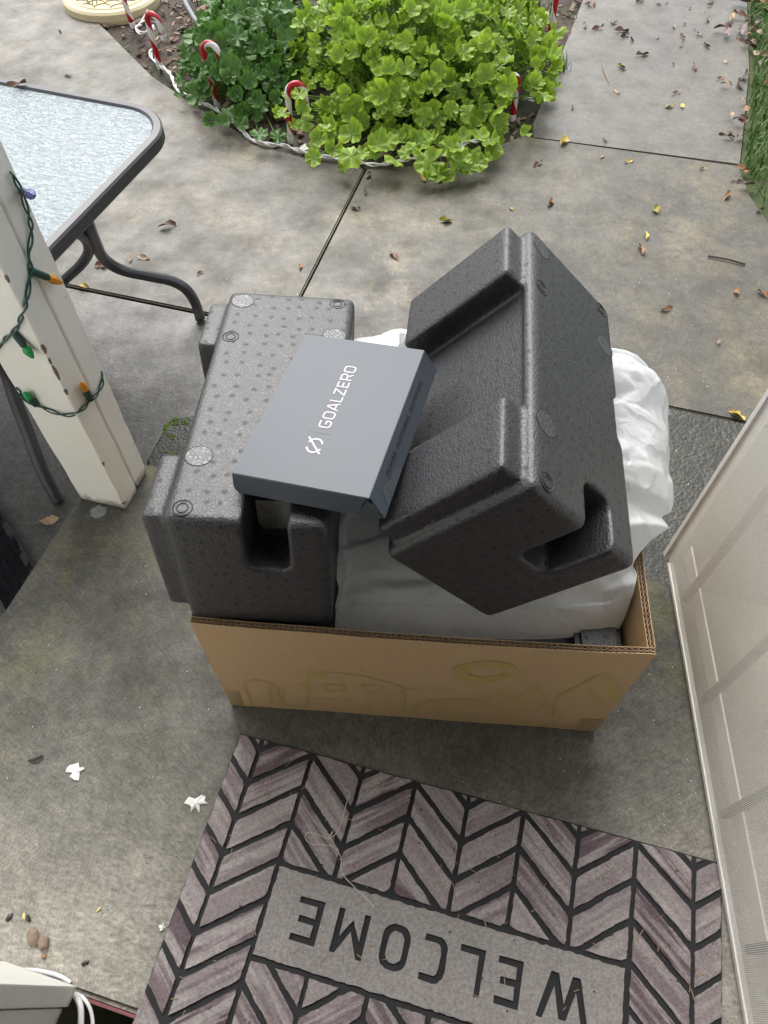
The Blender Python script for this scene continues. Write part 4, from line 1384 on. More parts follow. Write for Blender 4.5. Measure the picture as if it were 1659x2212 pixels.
wpts = [(0.012, 0.0305), (0.03, 0.031), (0.052, 0.031), (0.073, 0.0308), (0.066, 0.024), (0.060, 0.0205), (0.052, 0.018), (0.042, 0.0185), (0.030, 0.013), (0.022, 0.014), (0.017, 0.022)]
V = [Vector((GW, a, 0)) + ddown * (b + r_.uniform(-0.0008, 0.0003)) + nside * 0.0004 for a, b in wpts]
link('wet_patch', mesh(V, [tuple(range(len(V)))]), M['wet'], gb)

# ================================================================== doormat
DA, DB = at(521, 1586, 0), at(1555, 1866, 0)
DU = (DB - DA).normalized(); DV = Vector((-DU.y, DU.x, 0))
ML, MW = 0.762, 0.457
dm = empty('doormat', DA + Vector((0, 0, 0.0)), Matrix((DU, DV, (0, 0, 1))).transposed())
setp(dm, 'grey and black chevron doormat reading WELCOME upside down', 'doormat')
bp_ = []
nb = 60
for (a, b) in (((0, 0), (ML, 0)), ((ML, 0), (ML, MW)), ((ML, MW), (0, MW)), ((0, MW), (0, 0))):
    for i in range(nb // 4):
        t = i / (nb // 4)
        p = Vector((a[0] + (b[0] - a[0]) * t, -(a[1] + (b[1] - a[1]) * t)))
        p += Vector((noise.noise(Vector((p.x * 12, p.y * 12, 1))), noise.noise(Vector((p.x * 12, p.y * 12, 5))))) * 0.0016
        bp_.append(p)
bm = prism_bm(bp_, 0.001, 0.0045)
link('backing', bm_mesh(bm), M['rubber'], dm)
S1, CW, PERIOD, RISE, V0 = 0.0395, 0.0853, 0.0527, 0.0685, 0.0188
GAPH, SPH = 0.0044, 0.0036
PAN = (0.1282, 0.6309, 0.1705, 0.2845)
ang = math.atan2(RISE, CW)
gv = GAPH / math.cos(ang)
def jitter_poly(poly, step=0.006, amp=0.00055):
    out = []
    n = len(poly)
    for i in range(n):
        a, b = Vector(poly[i]), Vector(poly[(i + 1) % n])
        m_ = max(1, int((b - a).length / step))
        for k_ in range(m_):
            p = a + (b - a) * (k_ / m_)
            out.append(p + Vector((rnd.gauss(0, amp), rnd.gauss(0, amp))))
    return out
def pile_piece(poly, dirv, name='chevron_piece'):
    if len(poly) < 3 or abs(poly_area(poly)) < 1.2e-5: return
    jp = jitter_poly(poly, 0.0055 if abs(poly_area(poly)) > 1e-3 else 0.0045)
    bm = prism_bm([(p.x, -p.y) for p in jp], 0.0035, 0.0078 + rnd.uniform(-0.0004, 0.0004), 0.0010, 1)
    uvl = bm.loops.layers.uv.new('UVMap')
    d = Vector(dirv).normalized(); nn_ = Vector((-d.y, d.x))
    for f in bm.faces:
        for l in f.loops:
            q = Vector((l.vert.co.x, -l.vert.co.y))
            l[uvl].uv = (q.dot(d), q.dot(nn_))
    link(name, bm_mesh(bm), M['pile'], dm)
for c in range(0, 10):
    ua, ub = S1 + (c - 1) * CW, S1 + c * CW
    odd_left = (c % 2 == 1)                       # column starts on an odd spine (low) and climbs to an even one
    for i in range(-2, 12):
        def vline(u, idx):
            t = (u - ua) / CW
            lo, hi = V0 + idx * PERIOD, V0 + idx * PERIOD - RISE
            return lo + (hi - lo) * t if odd_left else hi + (lo - hi) * t
        u0, u1 = max(ua + SPH, 0.0015), min(ub - SPH, ML - 0.0015)
        poly = [(u0, vline(u0, i) + gv), (u1, vline(u1, i) + gv), (u1, vline(u1, i + 1) - gv), (u0, vline(u0, i + 1) - gv)]
        poly = clip_half(poly, 0, -1, -0.0025)
        poly = clip_half(poly, 0, 1, MW - 0.0025)
        if len(poly) < 3: continue
        dv = (CW, (-RISE if odd_left else RISE))
        if 2 <= c <= 7:
            pile_piece(clip_half(poly, 0, 1, PAN[2] - 0.0075), dv)
            pile_piece(clip_half(poly, 0, -1, -(PAN[3] + 0.0075)), dv)
        else:
            pile_piece(poly, dv)
# centre panel with the letters cut out of it
cu = bpy.data.curves.new('panel', 'CURVE')
cu.dimensions = '2D'; cu.fill_mode = 'BOTH'; cu.extrude = 0.0021
def spline(pts):
    s = cu.splines.new('POLY')
    s.points.add(len(pts) - 1)
    for p, q in zip(s.points, pts): p.co = (q[0], q[1], 0, 1)
    s.use_cyclic_u = True
spline([(p.x, -p.y) for p in jitter_poly([(PAN[0], PAN[2]), (PAN[1], PAN[2]), (PAN[1], PAN[3]), (PAN[0], PAN[3])], 0.006)])
def letter(pts, u_right, w):
    spline([(u_right - p[0] * w + rnd.gauss(0, 0.0003), -(0.1985 + p[1] * 0.0565 + rnd.gauss(0, 0.0003))) for p in pts])
def rounded(x0, y0, x1, y1, rx, ry, seg=6, start=0):
    out = []
    for cx_, cy_, a0 in ((x1 - rx, y1 - ry, 0), (x0 + rx, y1 - ry, 90), (x0 + rx, y0 + ry, 180), (x1 - rx, y0 + ry, 270)):
        for i in range(seg + 1):
            a = R(a0 + 90 * i / seg)
            out.append((cx_ + rx * math.cos(a), cy_ + ry * math.sin(a)))
    return out
ST = 0.0088
def L_E(u, w):
    t, s = ST / w, ST / 0.0565
    letter([(0, 0), (1, 0), (1, s), (t, s), (t, .5 - s / 2), (.86, .5 - s / 2), (.86, .5 + s / 2), (t, .5 + s / 2), (t, 1 - s), (1, 1 - s), (1, 1), (0, 1)], u, w)
def L_L(u, w):
    t, s = ST / w, ST / 0.0565
    letter([(0, 0), (1, 0), (1, s), (t, s), (t, 1), (0, 1)], u, w)
def L_M(u, w):
    t = ST / w
    letter([(0, 0), (t, 0), (t, .62), (.5, .2), (1 - t, .62), (1 - t, 0), (1, 0), (1, 1), (1 - t * .9, 1), (.5, .46), (t * .9, 1), (0, 1)], u, w)
def L_W(u, w):
    t = ST / w * 1.02
    letter([(0, 1), (t, 1), (.29, .30), (.43, .93), (.57, .93), (.71, .30), (1 - t, 1), (1, 1), (.79, 0), (.64, 0), (.5, .62), (.36, 0), (.21, 0)], u, w)
def L_O(u, w):
    t, s = ST / w, ST / 0.0565
    letter(rounded(0, 0, 1, 1, .42, .30), u, w)
    letter(rounded(t, s, 1 - t, 1 - s, .42 - t * .8, .2), u, w)
def L_C(u, w):
    t, s = ST / w, ST / 0.0565
    o_ = rounded(0, 0, 1.3, 1, .42, .30); i_ = rounded(t, s, 1.3, 1 - s, .42 - t * .8, .2)
    oo = [p for p in o_ if p[0] <= 0.60]; ii = [p for p in i_ if p[0] <= 0.60]
    letter([(1, 1)] + oo + [(1, 0), (1, s)] + list(reversed(ii)) + [(1, 1 - s)], u, w)
L_W(0.5885, 0.070); L_E(0.4955, 0.0345); L_L(0.442, 0.035); L_C(0.3905, 0.034); L_O(0.3375, 0.040); L_M(0.276, 0.0465); L_E(0.2075, 0.037)
co_ = bpy.data.objects.new('panel', cu); COL.objects.link(co_)
dg = bpy.context.evaluated_depsgraph_get(); dg.update()
pm = bpy.data.meshes.new_from_object(co_.evaluated_get(dg))
bpy.data.objects.remove(co_)
pm.materials.clear(); pm.materials.append(M['pile_panel'])
for v in pm.vertices: v.co.z += 0.0058
link('welcome_panel', pm, None, dm)

# ================================================================== screen door
D1, D2 = at(1438, 1195, 0.012), at(1610, 2212, 0.012)
DXv = (D2 - D1).normalized(); DNv = Vector((0, 0, 1)).cross(DXv)
sd = empty('screen_door', D1, Matrix((DXv, DNv, (0, 0, 1))).transposed())
setp(sd, 'open screen door with pale metal frame and fine mesh, right edge', 'screen door')
DLn, DHt = 0.90, 2.02
link('stile', box_me((0.005, 0.006, DHt / 2), (0.011, 0.022, DHt), 0.0015), M['door_metal'], sd)
link('stile', box_me((DLn - 0.02, 0.006, DHt / 2), (0.04, 0.022, DHt), 0.0015), M['door_metal'], sd)
link('bottom_rail', box_me((DLn / 2, 0.003, 0.0045), (DLn - 0.052, 0.010, 0.009), 0.0015), M['door_metal'], sd)
link('top_rail', box_me((DLn / 2, 0.006, DHt - 0.02), (DLn - 0.052, 0.02, 0.04), 0.0015), M['door_metal'], sd)
link('mesh_screen', mesh([(0.010, 0, 0.010), (DLn - 0.04, 0, 0.010), (DLn - 0.04, 0, DHt - 0.04), (0.010, 0, DHt - 0.04)], [(0, 1, 2, 3)]), M['screen'], sd)
link('back_flange', box_me((DLn / 2, 0.0275, 0.034), (DLn - 0.03, 0.003, 0.036)), M['door_pale'], sd)
sinv = sd.matrix_world.inverted()
for px, py in ((1458, 1300), (1502, 1512), (1546, 1757), (1599, 2049)):
    q = sinv @ onp(px, py, D1, DNv)
    link('bar', box_me((q.x, 0.015, DHt / 2), (0.012, 0.012, DHt - 0.03), 0.003), M['door_bar'], sd)

# ================================================================== candy canes and their white wire
def cane(base, h, az, tilt, tilt_az, label):
    r, rh = 0.0104, 0.027
    root = empty('candy_cane', base)
    rot = Matrix.Rotation(tilt, 3, Vector((math.cos(tilt_az), math.sin(tilt_az), 0))) @ Matrix.Rotation(az, 3, 'Z')
    root.matrix_world = Matrix.Translation(base) @ rot.to_4x4()
    pts = [Vector((0, 0, 0.02 + (h - rh - 0.02) * i / 10)) for i in range(11)]
    pts += [Vector((rh - rh * math.cos(R(a)), 0, h - rh + rh * math.sin(R(a)))) for a in range(15, 181, 15)]
    pts += [Vector((2 * rh + 0.002, 0, h - rh - 0.015)), Vector((2 * rh + 0.003, 0, h - rh - 0.038))]
    link('stem', tube(pts, r, 14), M['cane'], root, smooth=True)
    V, F = lathe([(r * 1.05, 0.004), (r * 1.12, 0.006), (r * 1.12, 0.023), (r * 1.02, 0.025)], 14)
    link('base_cap', mesh(V, F), M['white_plastic'], root)
    e = pts[-1]
    V, F = lathe([(r * 1.02, -0.012), (r * 1.12, -0.010), (r * 1.12, 0.002), (r * 1.0, 0.004)], 14)
    link('end_cap', mesh([(v[0] + e.x, v[1] + e.y, v[2] + e.z) for v in V], F), M['white_plastic'], root)
    V, F = lathe([(0.001, -0.06), (0.0035, -0.02), (0.0035, 0.006)], 6)
    link('stake', mesh(V, F), M['twig'], root)
    setp(root, label, 'candy cane', 'candy cane lights around the garden bed')
SZ = PZ - 0.006
cane(at(289, 62, SZ), 0.215, R(190), R(-6), R(90), 'striped candy cane light beside the cream stepping stone, top cut off')
cane(at(347, 150, SZ), 0.19, R(-28), R(-2), R(90), 'whole red and white candy cane light standing on bare soil')
cane(at(472, 236, SZ), 0.215, R(-14), R(-5), R(90), 'candy cane light rising in front of the dark green leaves')
cane(at(629, 310, SZ), 0.19, R(14), R(2), R(90), 'candy cane light half hidden at the left of the bright bush')
cane(at(1106, 262, SZ), 0.155, R(200), R(0), R(90), 'candy cane light at the right side of the bright bush')
cane(at(1184, 88, SZ), 0.235, R(170), R(2), R(90), 'candy cane light at the top right of the bed beside the walkway')

def wire_path(pts, label, r=0.0036):
    P = [at(px, py, PZ + h + 0.006) for px, py, h in pts]
    C = catmull(P, 8)
    root = empty('white_wire', P[0])
    iv = root.matrix_world.inverted()
    for ph in (0, math.pi):
        out, L = [], 0
        for i, p in enumerate(C):
            t = (C[min(i + 1, len(C) - 1)] - C[max(i - 1, 0)]).normalized()
            a = t.cross(Vector((0.1, 0.2, 1))).normalized(); b = t.cross(a)
            if i: L += (C[i] - C[i - 1]).length
            w = L * 60 + ph
            out.append(iv @ (p + (a * math.cos(w) + b * math.sin(w)) * r * 1.1 + Vector((0, 0, 0.003 * noise.noise(p * 25)))))
        link('strand', tube(out, r, 6), M['white_plastic'], root, smooth=True)
    setp(root, label, 'wire')
wire_path([(330, -8, .0), (318, 28, .0), (303, 52, .01), (295, 62, .015), (304, 72, .01), (318, 66, .03), (327, 57, .05), (334, 64, .05), (331, 74, .02), (327, 80, .008), (329, 92, .006), (333, 106, .006), (325, 113, .01), (329, 126, .008), (340, 136, .006), (352, 146, .006), (368, 160, .006), (376, 178, .006), (384, 194, .006), (402, 204, .006), (421, 208, .006), (422, 198, .03), (417, 190, .04), (417, 203, .02), (428, 217, .008), (450, 227, .004), (470, 236, .004)], 'twisted white wire along the left rim of the garden bed')
wire_path([(462, 232, .006), (482, 248, .006), (505, 262, .006), (522, 281, .004), (548, 303, .003), (580, 312, .003), (612, 315, .003), (640, 322, .006), (662, 330, .004), (690, 337, .004), (730, 343, .003), (762, 350, .003), (800, 355, .003), (836, 353, .006), (870, 346, .02), (910, 340, .03), (950, 335, .03), (985, 322, .04), (1008, 308, .05), (1032, 305, .04), (1048, 308, .02)], 'twisted white wire following the front rim of the bed below the bush')
wire_path([(1148, 60, .16), (1142, 90, .14), (1150, 130, .10), (1166, 160, .08), (1172, 190, .05), (1160, 212, .02), (1130, 214, .02)], 'white wire looping down through the leaves at the right of the bed')

# ================================================================== plants
def leaf_geo(Rl, seed, lobes=7, cup=0.25, seg=44, notch=0.3):
    r_ = random.Random(seed)
    ph = r_.uniform(0, 6)
    V, U, F = [(0, 0, 0)], [(0.5, 0.5)], []
    for ring, fr in enumerate((0.45, 0.78, 1.0)):
        for i in range(seg):
            th = -math.pi + 2 * math.pi * (i + 0.5) / seg
            r = Rl * (0.955 + 0.045 * math.cos(lobes * th)) * (1 + 0.03 * math.cos(3 * lobes * th + ph)) * (1 + 0.06 * math.sin(th * 2 + ph))
            edge_n = abs(abs(th) - math.pi)
            if edge_n < notch: r *= 0.35 + 0.65 * edge_n / notch
            rr = r * fr
            x, y = rr * math.cos(th), rr * math.sin(th)
            z = cup * rr * rr / Rl + fr * fr * Rl * (0.16 * math.cos(lobes * th + 1) + 0.06 * math.cos(3 * lobes * th) + 0.16 * math.sin(2 * th + ph))
            V.append((x, y, z)); U.append((0.5 + 0.5 * x / Rl, 0.5 + 0.5 * y / Rl))
    for i in range(seg):
        j = (i + 1) % seg
        if i == seg - 1: continue
        F.append((0, 1 + i, 1 + j))
        for ring in (0, 1):
            a = 1 + ring * seg
            F.append((a + i, a + seg + i, a + seg + j, a + j))
    return V, F, U
def plant(name, label, cx_, cy_, rx, ry, hh, n_part, n_stuff, mat, rl, seed, extra=(), ok=None):
    r_ = random.Random(seed)
    root = empty(name, (cx_, cy_, PZ - 0.01))
    setp(root, label, 'plant')
    geos = [leaf_geo(rl, seed * 10 + i, lobes=(7 if i % 2 else 5), cup=(0.55, 0.3, -0.3, 0.75, 0.45, 0.1)[i]) for i in range(6)]
    mes = []
    for V, F, U in geos:
        me = mesh(V, F, uvs=U); me.materials.append(mat)
        me.polygons.foreach_set('use_smooth', [True] * len(me.polygons)); mes.append(me)
    stems, stuff = Geo(), Geo()
    def put(pos, nrm, sc, as_part, gi):
        z = nrm.normalized()
        a = r_.uniform(0, 6.283)
        x = Vector((math.cos(a), math.sin(a), 0)); x = (x - z * x.dot(z)).normalized()
        y = z.cross(x)
        m3 = Matrix((x, y, z)).transposed()
        if as_part:
            o = link('leaf', mes[gi], None, root)
            o.matrix_local = Matrix.Translation(pos) @ m3.to_4x4() @ Matrix.Scale(sc, 4)
        else:
            V, F, U = geos[gi]
            stuff.add([pos + m3 @ (Vector(v) * sc) for v in V], F, U)
        b = Vector((pos.x * 0.45 + r_.gauss(0, 0.03), pos.y * 0.45 + r_.gauss(0, 0.03), 0.0))
        mid = (b + pos) / 2 + Vector((pos.x * 0.08, pos.y * 0.08, abs(pos.z) * 0.18))
        V, F, U = tube_geo(catmull([b, mid, pos], 3), [0.0028, 0.0026, 0.0024, 0.002, 0.0018, 0.0016, 0.0015], 4, False)
        stems.add(V, F, U)
    placed = 0
    tries = 0
    pts = []
    while placed < n_part and tries < 20000:
        tries += 1
        rho, phi = math.sqrt(r_.random()), r_.uniform(0, 6.283)
        x, y = rho * math.cos(phi), rho * math.sin(phi)
        lump = 1 + 0.22 * noise.noise(Vector((x * 2.2 + seed, y * 2.2, 0.3)))
        z = hh * lump * (max(0.0, 1 - rho ** 2.4) ** 0.55) * r_.uniform(0.72, 1.06) + 0.03
        p = Vector((x * rx * lump, y * ry, z))
        if ok and not ok(p.x + cx_, p.y + cy_, z): continue
        dmin = min(((p - q).length for q in pts), default=1)
        if dmin < rl * (0.85 if tries < 6000 else 0.5): continue
        pts.append(p)
        nrm = Vector((x * 0.75, y * 0.6 - 0.28, 0.85)) + Vector((r_.gauss(0, .42), r_.gauss(0, .42), 0))
        put(p, nrm, r_.choice([0.5, 0.62, 0.75, 0.88, 0.98, 1.08, 1.18]) * r_.uniform(0.93, 1.07), True, r_.randrange(6))
        placed += 1
    for ex, ey, ez, sc in extra:
        p = Vector((ex - cx_, ey - cy_, ez - PZ + 0.01))
        put(p, Vector((r_.gauss(0, .2), -0.35 + r_.gauss(0, .2), 0.8)), sc, True, r_.randrange(6))
    for i in range(n_stuff):
        rho, phi = math.sqrt(r_.random()) * 0.95, r_.uniform(0, 6.283)
        x, y = rho * math.cos(phi), rho * math.sin(phi)
        z = hh * (max(0.0, 1 - rho ** 2.4) ** 0.55) * r_.uniform(0.2, 0.97) + 0.02
        p = Vector((x * rx, y * ry, z))
        if ok and not ok(p.x + cx_, p.y + cy_, z): continue
        put(p, Vector((x + r_.gauss(0, .4), y + r_.gauss(0, .4), 0.7)), r_.uniform(0.5, 0.95), False, r_.randrange(6))
    so = link('inner_leaves', stuff.mesh(), mat, root, True); so['kind'] = 'stuff'
    st = link('stems', stems.mesh(), M['stem'], root, True); st['kind'] = 'stuff'
    return root
def exl(lst):
    out = []
    for px, py, h, sc in lst:
        p = at(px, py, PZ + h)
        out.append((p.x, p.y, p.z, sc))
    return out
plant('geranium_bush', 'bright green geranium bush with ruffled leaves filling the garden bed', 0.14, 2.86, 0.50, 0.60, 0.31, 300, 680, M['leaf_bright'], 0.033, 5,
      extra=exl([(rnd.uniform(665, 1075), rnd.uniform(255, 345), rnd.uniform(.02, .13), rnd.uniform(.5, 1.3)) for _ in range(28)]) + exl([(928, 352, .06, 1.5), (940, 372, .04, 1.3), (990, 352, .05, 1.3), (1030, 352, .04, 1.1), (958, 378, .03, 1.0), (1012, 362, .04, 1.05), (1000, 340, .07, .9), (745, 366, .03, .7), (752, 345, .06, .8), (805, 335, .06, 1.0), (720, 325, .07, .9), (1135, 288, .06, .7), (880, 330, .07, .9), (1060, 305, .07, 1.0), (980, 320, .09, 1.0), (1200, 150, .14, 1.0), (1175, 205, .12, .9), (690, 300, .09, .9), (660, 262, .11, .9), (648, 205, .17, .8), (652, 236, .14, .8), (612, 245, .13, .7), (640, 270, .09, .7), (622, 205, .15, .6), (605, 250, .1, .7)]),
      ok=lambda x, y, z: not (0.39 < x < 0.47 and y < 2.62))
plant('mallow_plant', 'darker green mallow plant left of the bright bush, beside a candy cane', -0.50, 2.92, 0.27, 0.46, 0.20, 150, 260, M['leaf_deep'], 0.033, 9,
      extra=exl([(455, 262, .05, .8), (480, 268, .05, .8), (430, 215, .05, .7), (392, 205, .04, .6), (560, 290, .05, .9), (600, 296, .04, .9), (520, 270, .05, .8)]),
      ok=lambda x, y, z: x < -0.2 or y > 2.7)
# small weeds
def tuft(px, py, n, h0, spread, label, mat, name='weed'):
    c = at(px, py, PZ - 0.01)
    g = Geo()
    for i in range(n):
        a = rnd.uniform(0, 6.283); h = h0 * rnd.uniform(0.5, 1)
        b = Vector((rnd.gauss(0, spread * .4), rnd.gauss(0, spread * .4), 0))
        ln = Vector((math.cos(a), math.sin(a), 0)) * h * rnd.uniform(.2, .8)
        s = Vector((-math.sin(a), math.cos(a), 0)) * 0.002
        m1 = b + ln * .4 + Vector((0, 0, h * .6)); t1 = b + ln + Vector((0, 0, h * .9))
        hue = rnd.uniform(0.2, 0.8)
        g.add([b - s, b + s, m1 - s, m1 + s, t1], [(0, 1, 3, 2), (2, 3, 4)], [(hue, 0)] * 5)
    o = link(name, g.mesh(), mat); o.location = c
    setp(o, label, 'weed', kind='stuff')
tuft(225, 12, 160, 0.09, 0.10, 'grassy green weed beside the cream stepping stone', M['grass'])
tuft(1205, 150, 60, 0.06, 0.06, 'sparse green weed between bright bush and walkway', M['grass'])
tuft(340, 135, 14, 0.05, 0.012, 'small grass sprig at the foot of a candy cane', M['grass'])
tuft(450, 12, 40, 0.06, 0.05, 'small grassy weed beside the reddish rock', M['grass'])
tuft(1130, 20, 120, 0.09, 0.12, 'grassy weed behind the bright bush at the top', M['grass'])

# stepping stone
st_c = at(243, 4, PZ)
stn = empty('stepping_stone', st_c)
setp(stn, 'round cream stepping stone with scallop pattern in the bed', 'stepping stone')
V, F = lathe([(0.195, -0.03), (0.20, 0.0), (0.198, 0.022), (0.188, 0.030), (0.16, 0.028), (0.155, 0.032), (0.02, 0.033)], 48)
link('disc', mesh(V, F), M['cream_stone'], stn)
g = Geo()
for j in range(-4, 5):
    for i in range(-4, 5):
        cx_, cy_ = (i + (j % 2) * 0.5) * 0.07, j * 0.036
        pts = []
        for a in range(0, 181, 20):
            p = Vector((cx_ + 0.035 * math.cos(R(a)), cy_ + 0.035 * math.sin(R(a)), 0.0335))
            pts.append(p)
        for a, b in zip(pts, pts[1:]):
            if a.xy.length < 0.15 and b.xy.length < 0.15:
                V, F, U = tube_geo([a, b], 0.0018, 4, False); g.add(V, F, U)
link('scallop_lines', g.mesh(), M['stone_groove'], stn)

# rock and pipe in the bed
def lump(name, c, s, mat, label, cat, seed, group=None, sub=2):
    bm = bmesh.new()
    bmesh.ops.create_icosphere(bm, subdivisions=sub, radius=1)
    for v in bm.verts:
        d = 1 + 0.28 * noise.noise(v.co * 1.6 + Vector((seed, 0, 0))) + 0.1 * noise.noise(v.co * 4 + Vector((0, seed, 0)))
        v.co = Vector((v.co.x * s[0] * d, v.co.y * s[1] * d, v.co.z * s[2] * d))
    o = link(name, bm_mesh(bm), mat); o.location = Vector(c) + Vector((0, 0, s[2] * 0.8)); o.rotation_euler = (0, 0, seed)
    setp(o, label, cat, group)
    return o
lump('rock', at(446, 28, PZ - 0.01), (0.045, 0.03, 0.014), M['rock'], 'flat reddish rock in the garden bed near the grey pipe', 'rock', 1.0)
o = link('garden_pipe', tube([at(388, -20, PZ + 0.03), at(405, 14, PZ + 0.025), at(420, 40, PZ + 0.02), at(445, 74, PZ + 0.01)], 0.009, 10), M['pipe'], smooth=True)
setp(o, 'thin grey pipe slanting across the soil into the mallow plant', 'pipe')
o = link('film_scrap', None or mesh([(0, 0, 0), (.03, .004, .01), (.034, .022, .004), (.012, .03, .012), (-.008, .016, .003)], [(0, 1, 2, 3, 4)]), M['scrap'])
o.location = at(650, 328, PZ + 0.004); setp(o, 'crumpled white connector at the bed rim below the bush', 'plug')
sol = o.modifiers.new('t', 'SOLIDIFY'); sol.thickness = 0.012

# ================================================================== fallen leaves
def dead_leaf_me(seed, kind):
    r_ = random.Random(seed)
    n = 9
    V, F = [], []
    wd = {'oval': 0.36, 'narrow': 0.22, 'oak': 0.36, 'maple': 0.52}[kind]
    curl = r_.uniform(0.3, 1.5); bend = r_.uniform(-0.6, 1.1); skew = r_.uniform(-0.25, 0.25)
    for i in range(n + 1):
        t = i / n
        w = wd * math.sin(math.pi * min(1, t * 0.97 + 0.02)) ** 0.8 * 0.5
        if kind == 'oak': w *= 0.7 + 0.4 * abs(math.sin(t * 11))
        if kind == 'maple': w *= 0.55 + 0.7 * abs(math.sin(t * 7.2 + .4))
        for s in (-1, -0.5, 0, 0.5, 1):
            y = s * w * (1 + r_.uniform(-.22, .18))
            z = curl * abs(s) ** 1.5 * w * 0.9 + bend * (t - .5) ** 2 * 0.6 + r_.uniform(-.012, .012)
            V.append((t - 0.5, y + skew * (t - .5) ** 2 * 1.5, z + 0.12 * s * math.sin(t * 5 + seed)))
    for i in range(n):
        for s in range(4):
            a = i * 5 + s
            F.append((a, a + 5, a + 6, a + 1))
    b = len(V)
    V += [(-0.5, 0.012, 0.02), (-0.5, -0.012, 0.02), (-0.72, 0.0, 0.06)]
    F.append((b, b + 1, b + 2))
    mz = min(v[2] for v in V)
    V = [(x, y, z - mz) for x, y, z in V]
    return V, F
DLM = {}
def fallen(px, py, kind, matk, size, label, z=PZ, group=None, yaw=None, seed=None):
    sd_ = (seed if seed is not None else rnd.randrange(4))
    key = (kind, matk, sd_)
    if key not in DLM:
        V, F = dead_leaf_me(sd_ * 7 + len(kind), kind)
        me = mesh(V, F); me.materials.append(M['dl_' + matk])
        me.polygons.foreach_set('use_smooth', [True] * len(me.polygons))
        DLM[key] = me
    if '%s' in label:
        label = label % {'brown': 'brown', 'dark': 'very dark brown', 'orange': 'orange-brown', 'yellow': 'yellow', 'tan': 'pale tan', 'green': 'yellow-green', 'mauve': 'greyish mauve'}[matk]
    o = link('fallen_leaf', DLM[key])
    p = at(px, py, z)
    o.location = (p.x, p.y, z + 0.0015)
    o.rotation_euler = (rnd.uniform(-.15, .15), rnd.uniform(-.15, .15), yaw if yaw is not None else rnd.uniform(0, 6.283))
    size *= 0.86
    o.scale = (size, size, size)
    setp(o, label, 'leaf', group)
G1 = 'leaves scattered on the concrete'
